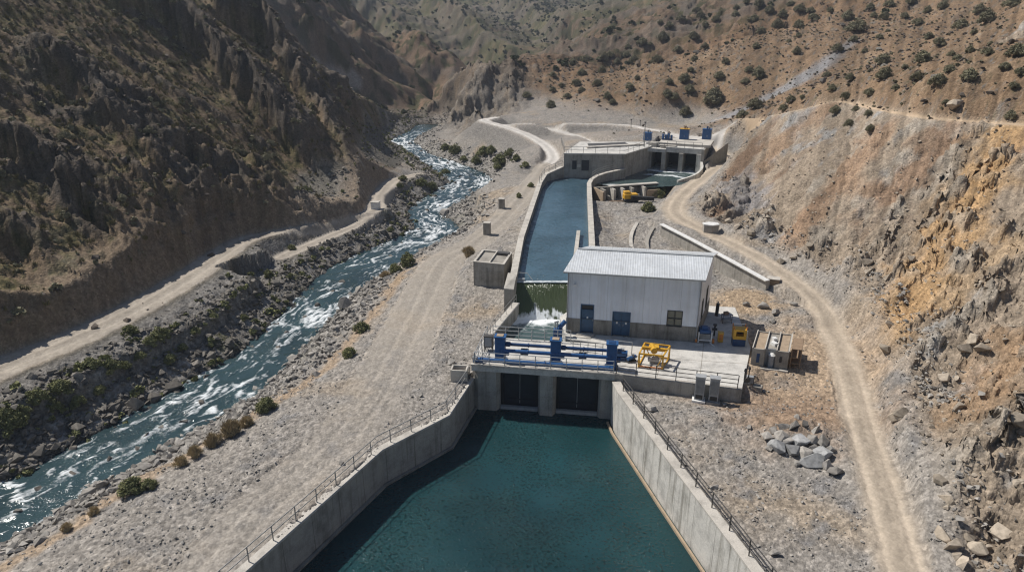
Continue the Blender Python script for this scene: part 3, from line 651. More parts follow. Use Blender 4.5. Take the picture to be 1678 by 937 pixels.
MAT.update(concrete=concrete('concrete', (.38,.355,.315)), concrete_pale=concrete('pale_concrete', (.60,.575,.525), .35, .8), concrete_dark=concrete('aged_concrete', (.27,.255,.225), .6, .7),
    coping=concrete('coping', (.52,.485,.43), .35, .2, False), slab=concrete('slab', (.56,.54,.50), .25, .1, False, (.42,.38,.32)), precast=concrete('precast', (.34,.315,.275), .7, .4, False),
    blue=paint('blue_paint', (.020,.088,.235), .42, 0, .4, scale=5.0), blue_dark=paint('dark_blue_paint', (.012,.05,.14), .45, 0, .2), yellow=paint('yellow_paint', (.62,.34,.025), .45, 0, .45), orange=paint('orange_paint', (.55,.18,.03), .5),
    steel=paint('galvanised_steel', (.42,.43,.43), .5, .3, .2), rail=paint('rail_steel', (.30,.295,.28), .55, .2, .35), rail_dark=paint('dark_rail', (.075,.07,.065), .6, .2, .4), black=paint('black_steel', (.02,.022,.025), .5, 0, .15),
    gate=paint('gate_steel', (.014,.020,.030), .5, 0, .3, (.05,.035,.025), 1.5), cabinet=paint('cabinet_grey', (.30,.31,.32), .5, .1, .25), door=paint('door_blue', (.028,.085,.165), .5, 0, .15), white=paint('white_paint', (.72,.71,.68), .6, 0, .2, (.4,.37,.33)),
    wood=paint('weathered_wood', (.26,.18,.115), .85, 0, .4, (.12,.08,.05)), sand=paint('sandy_roof', (.36,.275,.19), .95, 0, .5, (.24,.17,.11), 2.0), rubber=paint('dark_rubber', (.03,.03,.032), .8, 0, 0))
def sheet_metal(name, c, axis, pitch, rough=.5):   # ribbed cladding, ribs as bump
    m, nt, p = newmat(name); tc = N(nt, 'ShaderNodeAttribute', attribute_name='u'); g = N(nt, 'ShaderNodeNewGeometry')
    n = N(nt, 'ShaderNodeTexNoise', Scale=.5, Detail=6.0); L(nt, g.outputs['Position'], n.inputs['Vector'])
    r = ramp(nt, n.outputs[0], [(.3, tuple(q * .86 for q in c)), (.7, tuple(q * 1.08 for q in c))])
    f = math_(nt, 'FRACT', math_(nt, 'DIVIDE', tc.outputs['Fac'], pitch)); seam = math_(nt, 'LESS_THAN', math_(nt, 'FRACT', math_(nt, 'DIVIDE', tc.outputs['Fac'], pitch * 5)), .035)
    mp = N(nt, 'ShaderNodeMapping'); L(nt, g.outputs['Position'], mp.inputs[0]); mp.inputs['Scale'].default_value = (3, 3, .12); nv = N(nt, 'ShaderNodeTexNoise', Scale=1.0, Detail=4.0); L(nt, mp.outputs[0], nv.inputs['Vector'])
    rv = ramp(nt, nv.outputs[0], [(.48, (1, 1, 1)), (.7, (.72, .68, .62))]); cl_ = mixrgb(nt, 'MULTIPLY', .38, r.outputs[0], rv.outputs[0])
    L(nt, mixrgb(nt, 'MULTIPLY', math_(nt, 'MULTIPLY', seam, .35), cl_, (.4,.4,.4)), p.inputs['Base Color']); p.inputs['Roughness'].default_value = rough; p.inputs['Metallic'].default_value = .15
    h = math_(nt, 'SMOOTH_MIN', math_(nt, 'MULTIPLY', math_(nt, 'ABSOLUTE', math_(nt, 'SUBTRACT', f, .5)), 2.0), .5, .2)
    b = N(nt, 'ShaderNodeBump', Strength=.5, Distance=.05); L(nt, h, b.inputs['Height']); L(nt, b.outputs[0], p.inputs['Normal']); return m
MAT['clad'] = sheet_metal('wall_cladding', (.66,.70,.76), 0, .3); MAT['roofing'] = sheet_metal('roof_sheeting', (.64,.66,.67), 0, .2, .4)
def glass_mat():
    m, nt, p = newmat('window_glass'); p.inputs['Base Color'].default_value = (.15,.15,.115,1); p.inputs['Roughness'].default_value = .12; return m
MAT['glass'] = glass_mat()
def water_mat(name, c, rough=.07, scale=1.6, strength=.35, foamy=True, stretch=(1, 1, 1), chop=.35):
    m, nt, p = newmat(name); g = N(nt, 'ShaderNodeNewGeometry'); mp = N(nt, 'ShaderNodeMapping'); L(nt, g.outputs['Position'], mp.inputs[0]); mp.inputs['Scale'].default_value = stretch
    n = N(nt, 'ShaderNodeTexNoise', Scale=scale, Detail=6.0, Roughness=.6); L(nt, mp.outputs[0], n.inputs['Vector']); n2_ = N(nt, 'ShaderNodeTexNoise', Scale=.16, Detail=3.0); L(nt, g.outputs['Position'], n2_.inputs['Vector'])
    r = ramp(nt, n2_.outputs[0], [(.3, tuple(q * .72 for q in c)), (.7, tuple(q * 1.25 for q in c))]); base = r.outputs[0]; p.inputs['IOR'].default_value = 1.33
    if foamy:
        at = N(nt, 'ShaderNodeAttribute', attribute_name='foam'); fn = N(nt, 'ShaderNodeTexNoise', Scale=3.2, Detail=5.0, Roughness=.7); L(nt, mp.outputs[0], fn.inputs['Vector'])
        f = ramp(nt, math_(nt, 'ADD', at.outputs['Fac'], math_(nt, 'MULTIPLY', math_(nt, 'SUBTRACT', fn.outputs[0], .5), .9)), [(.28, (0, 0, 0)), (.85, (1, 1, 1))]).outputs[0]
        base = mixrgb(nt, 'MIX', f, base, (.74,.77,.78)); L(nt, math_(nt, 'MULTIPLY_ADD', f, .6, rough), p.inputs['Roughness'])
    else: p.inputs['Roughness'].default_value = rough
    L(nt, base, p.inputs['Base Color'])
    b = N(nt, 'ShaderNodeBump', Strength=strength, Distance=.12); wp = N(nt, 'ShaderNodeTexNoise', Scale=.22, Detail=3.0); L(nt, g.outputs['Position'], wp.inputs['Vector']); L(nt, math_(nt, 'MULTIPLY', ramp(nt, wp.outputs[0], [(.36, (.25,.25,.25)), (.62, (1.0,1.0,1.0))]).outputs[0], strength), b.inputs['Strength']); k_ = N(nt, 'ShaderNodeTexNoise', Scale=5.0, Detail=2.0, Roughness=.5); L(nt, mp.outputs[0], k_.inputs['Vector']); ch = math_(nt, 'MULTIPLY', math_(nt, 'POWER', math_(nt, 'MULTIPLY', k_.outputs[0], 1.45), 7.0), chop)
    L(nt, math_(nt, 'ADD', n.outputs[0], ch), b.inputs['Height']); L(nt, b.outputs[0], p.inputs['Normal']); return m
MAT['river'] = water_mat('river_water', (.030,.056,.063), .10, 1.3, .8); MAT['basin'] = water_mat('basin_water', (.011,.041,.046), .06, 1.5, 1.1, False, chop=.8); MAT['canal_w'] = water_mat('canal_water', (.055,.102,.135), .07, 1.6, .8, True, (.7, 1.3, 1), .5)
MAT['pool_w'] = water_mat('pool_water', (.055,.085,.085), .12, 2.0, .6)

# ------------------------------------------------------------------ water
WROCK = []
for px, py, s_w in ((725,310,1.2),(712,322,1.0),(690,330,1.1),(745,300,1.0),(770,312,.9),(735,268,1.2),(720,262,1.0),(708,372,.8),(660,400,.8),(700,345,.9),(722,338,.8),(640,420,.7),(560,462,.8),(545,478,.7),(520,500,.8),(500,520,.7),(470,545,.6),(455,570,.7),(330,660,.7),(300,690,.8),(265,700,.7),(240,715,.8),(225,735,.6),(180,752,.6),(120,775,.7),(60,800,.7),(30,838,.6),(755,290,.9),(690,248,1.0),(672,236,1.0)):
    q = Priv(px, py); WROCK.append((float(q[0]), float(q[1]), s_w))
def river():
    n, mcols = 1000, 84
    sR = np.r_[0, np.cumsum(np.hypot(*np.diff(RIV[:, :2], axis=0).T))]; s = np.linspace(0, sR[-1] - 1, n)
    s = np.r_[np.linspace(0, 190, 900), np.linspace(190.3, sR[-1] - 1, 100)]
    wv = RIV[:, 2] + .25; ra = RIV[:, :2] + RIVN * wv[:, None]; rb = RIV[:, :2] - RIVN * wv[:, None]; A = np.column_stack([np.interp(s, sR, ra[:, k]) for k in (0, 1)]); Bq = np.column_stack([np.interp(s, sR, rb[:, k]) for k in (0, 1)])
    t = np.linspace(-.14, 1.14, mcols); P = A[:, None, :] * (1 - t)[None, :, None] + Bq[:, None, :] * t[None, :, None]
    x, y = P[..., 0].ravel(), P[..., 1].ravel(); S = np.repeat(s, mcols); W = np.repeat(np.hypot(*(A - Bq).T), mcols); T = np.tile(t, n) * W
    rap = np.zeros(n)
    for yc, wd, am in ((36,5,.35),(44,3,.3),(51,6,.55),(60,4,.2),(72,7,.6),(84,5,.3),(97,8,.75),(112,8,.6),(128,10,.7),(150,14,.8),(172,12,.9)): rap = np.maximum(rap, am * np.exp(-((((A[:, 1] + Bq[:, 1]) / 2 - yc) / wd) ** 2)))
    rap = np.repeat(rap, mcols)
    wS = S + 1.6 * fbm(S / 4, T / 3, 3, 400); wT = T + 1.2 * fbm(S / 4, T / 3, 3, 401)
    stand = ridged(wS / 2.6 + .25 * np.sin(T), wT / 2.6, 5, 402, .62) - .6; st2 = ridged(wS / 5.5, wT / .9, 5, 403, .62) - .6
    tc = np.tile(t, n); mid = np.clip(1 - np.abs(tc - .5) * 1.5, 0, 1)
    fine = fbm(wS / .9, wT / .5, 4, 406, .6); foam = np.clip((stand * .9 + st2 * 1.5 + .45 * fine + .3 * fbm(S / 12, T / 4, 2, 404)) * 1.1 + rap * .62 - .11 + .12 * mid, 0, 1)
    for (rx_, ry_, sz) in WROCK:
        i_ = int(np.argmin(np.hypot(RIV[:, 0] - rx_, RIV[:, 1] - ry_))); fd = np.array([RIVN[i_, 1], -RIVN[i_, 0]]); al = (x - rx_) * fd[0] + (y - ry_) * fd[1]; ac = (x - rx_) * fd[1] - (y - ry_) * fd[0]
        foam = np.maximum(foam, .95 * np.exp(-(ac / (.55 * sz + .12 * np.maximum(al, 0))) ** 2) * ss(-.75 * sz, -.2 * sz, al) * np.exp(-np.maximum(al, 0) / (2.6 * sz)) * (.75 + .5 * fine))
    z = riv_z(y) + (.05 + .22 * rap) * (stand * 1.2 + .7 * fbm(S / 1.3, T / 1.3, 3, 405)) + .08 * foam
    idx = np.arange(n * mcols).reshape(n, mcols); Fq = np.stack([idx[:-1, :-1], idx[1:, :-1], idx[1:, 1:], idx[:-1, 1:]], -1).reshape(-1, 4)
    o = mesh_np('river_water', np.column_stack([x, y, z]), Fq[:, ::-1], MAT['river'], True, (('foam', 'FLOAT', foam),)); tag(o, 'teal river with white rapids running along the valley floor', 'river', kind='structure')
river()
def gridpoly(name, poly, z, step, mat, foamf=None, wav=.02):
    P = np.array(poly); xs = np.arange(P[:, 0].min() - step, P[:, 0].max() + 2 * step, step); ys = np.arange(P[:, 1].min() - step, P[:, 1].max() + 2 * step, step)
    gx_, gy_ = np.meshgrid(xs, ys); x = gx_.ravel(); y = gy_.ravel(); m = inside(poly, x, y); idx = np.arange(len(x)).reshape(gx_.shape)
    Fq = np.stack([idx[:-1, :-1], idx[:-1, 1:], idx[1:, 1:], idx[1:, :-1]], -1).reshape(-1, 4); Fq = Fq[m[Fq].any(1)]
    u, inv = np.unique(Fq, return_inverse=True); x = x[u]; y = y[u]; foam = foamf(x, y) if foamf else np.zeros(len(x))
    return mesh_np(name, np.column_stack([x, y, z + wav * fbm(x / 1.5, y / 1.1, 3, 410) + .06 * foam]), inv.reshape(Fq.shape), MAT[mat], True, (('foam', 'FLOAT', foam),))
tag(gridpoly('basin_water', BASIN, -4.0, .3, 'basin', None, .012), 'deep green still water in the outlet basin', 'water', kind='structure')
def poolfoam(x, y): q = fbm(x / .7, y / .5, 4, 419, .6); return np.clip((1.0 + .9 * q) * np.exp(-((y - 59.6 + .5 * fbm(x / 1.5, y / 3, 2, 423)) / .6) ** 2) + .55 * np.exp(-((y - 58.3) / 1.3) ** 2) * (.6 + fbm(x / .8, y / .8, 3, 411)), 0, 1)
tag(gridpoly('pool_water', [E0 for E0 in [(-2.45,50.6),(7.6,49.1)]] + POOL[2:], -1.2, .2, 'pool_w', poolfoam), 'grey churned water in the short pool below the weir', 'water', kind='structure')
def canalfoam_glints(x, y): return np.clip(.7 * np.exp(-((y - 63.0) / .35) ** 2) + .55 * np.exp(-((y - 108.5 - .15 * x) / .8) ** 2) * (fbm(x / 2, y / .5, 3, 412) + .35) + .25 * (ridged(x / 1.8, y / .45, 3, 413) - .55) + 2.0 * np.maximum(ridged(x / .9, y / .5, 3, 418) - .80, 0) * ss(96, 72, y), 0, 1)  # real foam, plus pale flecks painting ripple sparkles into the colour
tag(gridpoly('canal_water', [(.3,62.95),(7.6,62.95),(8.7,73.0),(11.5,103.0),(13.2,107.0),(17.6,110.9),(8.2,111.9),(5.4,108.7),(4.3,103.1),(1.15,75.2)], 1.5, .25, 'canal_w', canalfoam_glints), 'blue water of the upper canal', 'water', kind='structure')
def intfoam(x, y):
    q = (x - 23.6) * .39 + (y - 118.2) * .921       # distance upstream of the gate line
    r = np.exp(-((q + 1.2 + .8 * fbm(x / 3, y / 3, 2, 414)) / .5) ** 2) * .9 + np.exp(-((q + 5.0 + 1.2 * fbm(x / 4, y / 4, 2, 415)) / .45) ** 2) * .75 * ss(20, 24, x) + .5 * (q > -.3) + .3 * (ridged(x / 2.5, y / 1.0, 4, 417) - .5)
    return np.clip(r * (.8 + .5 * fbm(x / 1.2, y / .8, 3, 416)) + .14 + .5 * np.maximum(ridged(x / 2.2, y / .8, 4, 424) - .55, 0) * ss(-9, -1, q) * 2 + .5 * np.exp(-((y - 105.4) / .6) ** 2) * np.exp(-((x - 15.5) / 2) ** 2), 0, 1)
tag(gridpoly('intake_water', grow(INTAKE, .1), 1.62, .3, 'pool_w', intfoam), 'grey green water below the three intake gates', 'water', kind='structure')
def weir():
    n, mc = 60, 80; v = np.linspace(0, 1, n); u = np.linspace(.1, 5.35, mc); ang = np.clip(v, 0, 1)
    yv = 62.97 - 3.1 * v ** .92; zv = 1.5 - 2.75 * (v ** 1.25); x = np.tile(u, n); y = np.repeat(yv, mc); z = np.repeat(zv, mc); V = np.repeat(v, mc); x = x - V * .42 * (1 - (x - .1) / 5.25)
    st_ = ridged(x / .42 + .3 * fbm(x / 2, V * 2, 2, 420), V * 1.6, 4, 421) - .58
    st2_ = fbm(x / .9, V * 3.0, 4, 422, .6); foam = np.clip(.95 * ss(.70, 1, V + .12 * st2_) + (.25 + .6 * V) * ss(.15, .75, V) * (st_ * 1.2 + st2_ * 1.9 + .12) * ss(-.3, 2.2, x - .6) + .8 * np.exp(-(V / .025) ** 2), 0, 1)
    idx = np.arange(n * mc).reshape(n, mc); Fq = np.stack([idx[:-1, :-1], idx[1:, :-1], idx[1:, 1:], idx[:-1, 1:]], -1).reshape(-1, 4)
    o = mesh_np('waterfall', np.column_stack([x, y, z + .05 * st_]), Fq, MAT['weir_w'], True, (('foam', 'FLOAT', foam),)); tag(o, 'green sheet of water sliding down the weir into white foam', 'water', kind='structure')
MAT['weir_w'] = water_mat('weir_water', (.055,.072,.036), .15, 2.5, .5, True, (3, .4, .4)); weir()
# ------------------------------------------------------------------ the works
def plane_hit(px, py, A, d):                      # sight line on a vertical plane: run along it and level
    r = ray(px, py); n = (-d[1], d[0]); t = (A[0] * n[0] + A[1] * n[1]) / (r[0] * n[0] + r[1] * n[1]); p = r * t
    return (p[0] - A[0]) * d[0] + (p[1] - A[1]) * d[1], H + p[2]
def railing(path, label, group=None, h=1.0, rails=(1.0, .55), spacing=1.9, mat='rail', r=.032, double=False):
    P = [Vector(p) for p in path]; t = thing('railing', P[0], label, 'railing', group)
    L_ = [0]
    for i in range(len(P) - 1): L_.append(L_[-1] + (P[i + 1] - P[i]).length)
    def at(s):
        for i in range(len(P) - 1):
            if s <= L_[i + 1] + 1e-6: return P[i].lerp(P[i + 1], (s - L_[i]) / (L_[i + 1] - L_[i]))
        return P[-1]
    n = max(1, round(L_[-1] / spacing))
    for k in range(n + 1):
        q = at(min(L_[-1], L_[-1] * k / n)); j = Vector((random.uniform(-.02, .02), random.uniform(-.02, .02), 0))
        MB().cyl(q, q + Vector((0, 0, h)) + j, r * 1.15, 6).build('post', mat, t)
    for z in rails:
        m = MB()
        for i in range(len(P) - 1): m.cyl(P[i] + Vector((0, 0, z)), P[i + 1] + Vector((0, 0, z)), r, 6)
        m.build('rail', mat, t)
    return t
# basin walls
def lift(path, z): return [(p[0], p[1], z) for p in path]
LB = [(-3.0,48.75),(-4.47,43.1),(-8.56,38.75),(-17.2,20.5)]
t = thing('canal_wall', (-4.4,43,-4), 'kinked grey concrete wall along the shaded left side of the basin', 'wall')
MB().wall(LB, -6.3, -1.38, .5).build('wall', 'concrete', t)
MB().wall([(p[0] + .04, p[1] - .02) for p in LB], -1.38, -1.27, .58).build('coping', 'coping', t)
MB().wall([(p[0] + .22, p[1] - .12) for p in LB], -6.3, -3.86, .2).build('footing', 'concrete_dark', t)
RB = [(7.62,46.4),(7.79,44.88),(9.67,36.48),(11.0,30.83),(13.4,20.5)]
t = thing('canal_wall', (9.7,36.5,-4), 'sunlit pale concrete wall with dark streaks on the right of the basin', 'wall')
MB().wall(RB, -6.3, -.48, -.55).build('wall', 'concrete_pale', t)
MB().wall([(p[0] - .04, p[1]) for p in RB], -.48, -.36, -.64).build('coping', 'coping', t)
MB().wall([(p[0] - .16, p[1] - .03) for p in RB], -6.3, -3.82, .15).build('footing', 'sand', t)
def offp(path, d):                                # the same path moved to its right
    m = MB().wall(path, 0, 1, d); return [m.v[4 * i + 2][:2] for i in range(len(path))]
railing(lift(offp(LB, .36), -1.27), 'two-bar grey handrail along the kinked left basin wall', None, .95, (.95, .5), 1.75, 'rail')
railing(lift(offp(RB[1:], -.42), -.36), 'dark three-bar handrail along the sunlit right basin wall', None, 1.0, (1.0, .68, .36), 2.0, 'rail_dark', .034)

# sluice gate structure at the head of the basin
O2 = np.array((-2.34,48.51)); e_ = np.array((.9893,-.146)); n_ = np.array((.146,.9893))
def E(e, n, z=None):
    p = O2 + e_ * e + n_ * n; return (p[0], p[1]) if z is None else (p[0], p[1], z)
def ebox(m, e0, e1, n0, n1, z0, z1): return m.prism([E(e0,n0), E(e1,n0), E(e1,n1), E(e0,n1)], z0, z1)
t = thing('sluice_gate', E(5, 0, -4), 'concrete sluice with two dark steel gates at the head of the basin', 'sluice gate')
m = MB(); m.prism([E(-.75,.15), E(-.35,-.12), E(1.1,-.1), E(1.38,.35), E(1.38,5), E(-.75,5)], -6.2, -.45); m.build('pier', 'concrete', t)
m = MB(); m.prism([E(4.42,.2), E(4.62,-.28), E(5.6,-.28), E(5.82,.2), E(5.82,5), E(4.42,5)], -6.2, -.45); m.build('pier', 'concrete', t)
m = MB(); m.prism([E(9.12,.25), E(9.3,-.05), E(10.16,-.05), E(10.16,5), E(9.12,5)], -6.2, -.45); m.build('pier', 'concrete', t)
m = MB(); m.prism([E(-.8,-.28), E(10.3,-.28), E(10.3,5.1), E(-.8,5.1)], -.45, 0); m.build('deck_slab', 'slab', t)
m = MB(); m.prism([E(-.85,-.34), E(10.3,-.34), E(10.3,-.10), E(-.85,-.10)], .003, .13); m.build('kerb', 'coping', t)
for a, b in ((1.38, 4.42), (5.82, 9.12)):
    g = MB(); ebox(g, a, b, .75, .85, -6, -.45)
    for k in range(1): ebox(g, a + .05, b - .05, .66, .75, -3.3, -3.2)
    g = g.build('gate_leaf', 'gate', t)
    MB().cyl(E((a + b) / 2, .7, -3.6), E((a + b) / 2, .7, -.3), .022, 6).build('lifting_rod', 'steel', g)
    m = MB(); ebox(m, a + .03, b - .03, .2, .5, -3.98, -3.72); m.build('sill_beam', 'steel', t)
    for q in (a + .08, b - .2):
        m = MB(); ebox(m, q, q + .12, .5, .66, -5, -.45); m.build('guide_rail', 'black', t)
# platform to the right and under the shed
PL = [E(10.3,-.28), (16.7,44.37), (19.65,51.45), (21.0,60.2), (18.9,60.5), (7.0,62.0), (4.35,57.9), E(6.2,5.6), E(10.3,5.1)]
t = thing('concrete_platform', (14,50,-1), 'pale concrete platform with joints in front of and beside the grey shed', 'platform')
MB().prism(PL, -1.6, -.004).build('slab', 'slab', t)
c0 = np.array(E(10.3,-.28)); c1 = np.array((16.7,44.37)); dd = (c1 - c0) / np.hypot(*(c1 - c0)); nn = np.array((-dd[1], dd[0]))
MB().prism([tuple(c0 - nn * .03), tuple(c1 - nn * .03 + dd * .03), tuple(c1 + nn * .3 + dd * .03), tuple(c0 + nn * .3)], -1.7, .10).build('edge_wall', 'concrete', t)
m = MB()
for a, b in (((11.0,46.6),(12.9,53.0)), ((14.0,45.8),(16.1,52.6)), ((8.2,50.2),(18.6,48.6)), ((18.3,54.5),(20.0,54.2))): m.bar((*a, .0), (*b, .0), .05, .006)
m.build('joint', 'precast', t)
railing([(*E(-.6,-.2), .13), (*E(10.2,-.2), .13)], 'pale three-bar handrail along the deck edge above the two gates', None, 1.0, (1.0, .66, .33), 1.25, 'steel', .028)
a0 = c0 + nn * .12 + dd * .1; a1 = c1 + nn * .12 - dd * .3
railing([(*a0, .1), (*a1, .1)], 'dark three-bar handrail on the low edge wall of the platform behind the two cabinets', None, 1.05, (1.05, .7, .36), 1.5, 'rail_dark', .03)
railing([E(-.55,-.1,0), E(-.45,5.0,0)], 'short handrail along the left end of the gate deck', None, 1.05, (1.05, .7, .36), 1.3, 'steel', .03)
railing([E(.0,4.95,0), E(6.6,4.95,0)], 'pale handrail on the back edge of the deck above the churned pool', None, 1.1, (1.1, .75, .38), 1.1, 'steel', .028)
railing([E(6.9,3.2,0), E(9.3,2.85,0)], 'short mesh-like handrail in the middle of the deck right of the central blue post', None, 1.1, (1.1, .8, .5, .2), .6, 'rail', .024)
railing([E(10.2,3.6,0), E(11.6,3.4,0)], 'short bent pipe rail beside the right-hand blue post', None, 1.1, (1.1,), 1.3, 'steel', .034)

# blue hoisting frame on the deck
t = thing('gate_hoist', E(5.2,1.0,0), 'blue steel gate hoist of three box posts joined by long pipes on the deck', 'hoist')
for k, px in enumerate((818, 909, 1001)):
    p = Pz(px, 596 + k * 6, 0); q = ((p[:2] - O2) @ e_, .95)
    m = MB(); ebox(m, q[0] - .40, q[0] + .40, q[1] - .32, q[1] + .32, .1, 2.05); post = m.build('post', 'blue', t, .03)
    m = MB(); ebox(m, q[0] - .46, q[0] + .46, q[1] - .38, q[1] + .38, 2.05, 2.15); cap = m.build('cap', 'blue', post)
    m = MB(); ebox(m, q[0] - .28, q[0] + .25, q[1] - .24, q[1] + .24, 2.153, 2.2); m.build('lid', 'sand' if k < 2 else 'blue_dark', post)
    m = MB(); ebox(m, q[0] - .5, q[0] + .5, q[1] - .42, q[1] + .42, .003, .1); m.build('base_plate', 'blue_dark', post)
    m = MB().cyl(E(q[0] + .42, q[1] + .2, 1.35), E(q[0] + .75, q[1] + .2, 1.35), .2, 10); m.cyl(E(q[0] + .42, q[1] - .1, .75), E(q[0] + .7, q[1] - .1, .75), .22, 10); m.build('gearbox', 'blue_dark', post)
pe = [float((Pz(px, 596 + k * 6, 0)[:2] - O2) @ e_) for k, px in enumerate((818, 909, 1001))]
for (e0, e1, n, z, r, mt) in ((pe[0],pe[1],1.25,1.3,.13,'blue_dark'),(pe[0],pe[1],1.1,.78,.12,'blue_dark'),(pe[0],pe[1],.72,.98,.15,'blue'),(pe[1],pe[2],1.25,1.3,.13,'blue_dark'),(pe[1],pe[2],1.1,.78,.12,'blue_dark'),(pe[1],pe[2],.72,.98,.15,'blue'),(-.35,10.15,.12,.36,.17,'blue')):
    m = MB().cyl(E(e0,n,z), E(e1,n,z), r, 12)
    for f in (.03, .5, .97): m.cyl(E(e0 + (e1 - e0) * f - .04, n, z), E(e0 + (e1 - e0) * f + .04, n, z), r * 1.35, 12)
    m.build('pipe', mt, t, 0, False)
m = MB(); ebox(m, pe[0] + 1.6, pe[0] + 2.2, .85, 1.35, .62, .98); m.build('motor', 'rail_dark', t); m = MB(); ebox(m, pe[1] + 1.8, pe[1] + 2.4, .85, 1.35, .62, .98); m.build('motor', 'rail_dark', t)
# control box and handwheel unit at the left end
t = thing('control_box', E(.05,2.6,0), 'grey control box behind the left-hand blue post', 'control box')
m = MB(); ebox(m, -.3, .45, 2.3, 2.8, .35, 1.35); m.build('cabinet', 'rail_dark', t, .02); m = MB(); ebox(m, -.22, .36, 2.27, 2.295, .45, 1.25); m.build('door', 'cabinet', t)
m = MB(); [m.cyl(E(a, b, 0), E(a, b, .36), .03, 6) for a in (-.24, .39) for b in (2.36, 2.74)]; m.build('legs', 'rail_dark', t)
t = thing('winch', E(-.5,.25,0), 'small slate blue hand winch on the left corner of the deck', 'winch')
m = MB(); ebox(m, -.75, -.25, .0, .55, .003, .28); m.build('housing', 'blue_dark', t, .04); MB().cyl(E(-.8,.28,.38), E(-.2,.28,.38), .16, 12).build('drum', 'cabinet', t)
m = MB(); [m.cyl(E(-.5,.28,.38), E(-.5 + .3 * math.cos(a), .28, .38 + .3 * math.sin(a)), .02, 5) for a in (.4, 2.5, 4.6)]; m.build('crank', 'rail', t)
p = Pz(914, 551, 0); t = thing('pump', p, 'blue pump motor standing by the left front corner of the shed', 'pump')
m = MB().box((p[0], p[1], .35), (.75, .6, .7), -.15); m.build('base', 'blue', t, .03)
MB().cyl((p[0] + .1, p[1] + .1, .75), (p[0] + .62, p[1] + .15, 1.35), .2, 12).build('motor', 'blue', t)
m = MB().cyl((p[0] - .22, p[1], .7), (p[0] - .22, p[1], 1.35), .05, 8); m.cyl((p[0] - .05, p[1] + .1, .7), (p[0] - .05, p[1] + .1, 1.4), .05, 8); m.cyl((p[0] - .3, p[1], 1.3), (p[0] + .05, p[1] + .1, 1.36), .09, 8); m.build('valve', 'steel', t)

# ------------------------------------------------------------------ metal shed
A_ = np.array((4.68,54.55)); B_ = np.array((15.45,52.55)); f_ = (B_ - A_) / np.hypot(*(B_ - A_)); LF = float(np.hypot(*(B_ - A_))); s_ = np.array((.383,.924)); DS = 7.1
def S(e, d, z): p = A_ + f_ * e + s_ * d; return (p[0], p[1], z)
shed = thing('metal_shed', (*A_, 0), 'grey metal-clad shed with pale ribbed roof standing on the platform', 'shed')
EV, RG, PH = 5.62, 6.42, 1.38
def set_u(o, d):
    me = o.data; co_ = np.empty(len(me.vertices) * 3, np.float32); me.vertices.foreach_get('co', co_); co_ = co_.reshape(-1, 3); a = me.attributes.new('u', 'FLOAT', 'POINT'); a.data.foreach_set('value', (co_[:, 0] * d[0] + co_[:, 1] * d[1] + 50).astype(np.float32))
def quadwall(holes, e0, e1, z0, z1, fn):          # wall face with rectangular openings
    es = sorted({e0, e1, *[h[0] for h in holes], *[h[1] for h in holes]}); zs = sorted({z0, z1, *[h[2] for h in holes if z0 < h[2] < z1], *[h[3] for h in holes if z0 < h[3] < z1]}); m = MB()
    for i in range(len(es) - 1):
        for j in range(len(zs) - 1):
            ce, cz_ = (es[i] + es[i + 1]) / 2, (zs[j] + zs[j + 1]) / 2
            if any(h[0] < ce < h[1] and h[2] < cz_ < h[3] for h in holes): continue
            m.add([fn(es[i], zs[j]), fn(es[i + 1], zs[j]), fn(es[i + 1], zs[j + 1]), fn(es[i], zs[j + 1])], [(0, 1, 2, 3)])
    return m
def fe(px, py): return plane_hit(px, py, A_, f_)
d1e0, d1z1 = fe(952, 498); d1e1 = fe(974, 498)[0]; d2e0, d2z1 = fe(1004, 510); d2e1 = fe(1034, 510)[0]; w0, wz1 = fe(1094, 508); w1, wz0 = fe(1117, 536)
hF = [(d1e0, d1e1, .12, d1z1), (d2e0, d2e1, .06, d2z1), (w0, w1, wz0, wz1)]
m = quadwall(hF, 0, LF, PH, EV, lambda e, z: S(e, 0, z))
o = m.build('front_wall', 'clad', shed); set_u(o, f_)
hS = [(1.3, 2.1, 1.5, 3.2), (3.9, 4.9, 1.5, 3.4)]
m = quadwall(hS, 0, DS, PH, EV, lambda d, z: S(LF, d, z)); m.add([S(LF,0,EV), S(LF,DS,EV), S(LF,DS/2,RG)], [(0,1,2)])
o = m.build('side_wall', 'clad', shed); set_u(o, s_)
m = quadwall([], 0, DS, PH, EV, lambda d, z: S(0, d, z)); m.add([S(0,0,EV), S(0,DS,EV), S(0,DS/2,RG)], [(0,1,2)]); o = m.build('side_wall', 'clad', shed); set_u(o, s_)
o = quadwall([], 0, LF, PH, EV, lambda e, z: S(e, DS, z)).build('back_wall', 'clad', shed); set_u(o, f_)
m = quadwall([h for h in hF], -.03, LF + .03, -.05, PH, lambda e, z: S(e, -.03, z))
for (a, b) in ((-.03, LF + .03),): m.add([S(b,-.03,-.05), S(b,DS+.03,-.05), S(b,DS+.03,PH), S(b,-.03,PH), S(a,-.03,-.05), S(a,DS+.03,-.05), S(a,DS+.03,PH), S(a,-.03,PH)], [(0,1,2,3), (4,7,6,5), (1,5,6,2), (3,2,6,7)])
m.build('plinth', 'concrete_dark', shed)
m = MB(); ov = .28
for a, b in (((-ov, EV - .055), (DS / 2, RG)), ((DS + ov, EV - .055), (DS / 2, RG))):
    m.add([S(-ov, a[0], a[1]), S(LF + ov, a[0], a[1]), S(LF + ov, b[0], b[1]), S(-ov, b[0], b[1])], [(0,1,2,3)])
    m.add([S(-ov, a[0], a[1] + .09), S(LF + ov, a[0], a[1] + .09), S(LF + ov, b[0], b[1] + .09), S(-ov, b[0], b[1] + .09)], [(0,1,2,3)])
m.f += [(0,1,5,4), (8,9,13,12), (1,2,6,5), (9,10,14,13), (3,0,4,7), (11,8,12,15)]
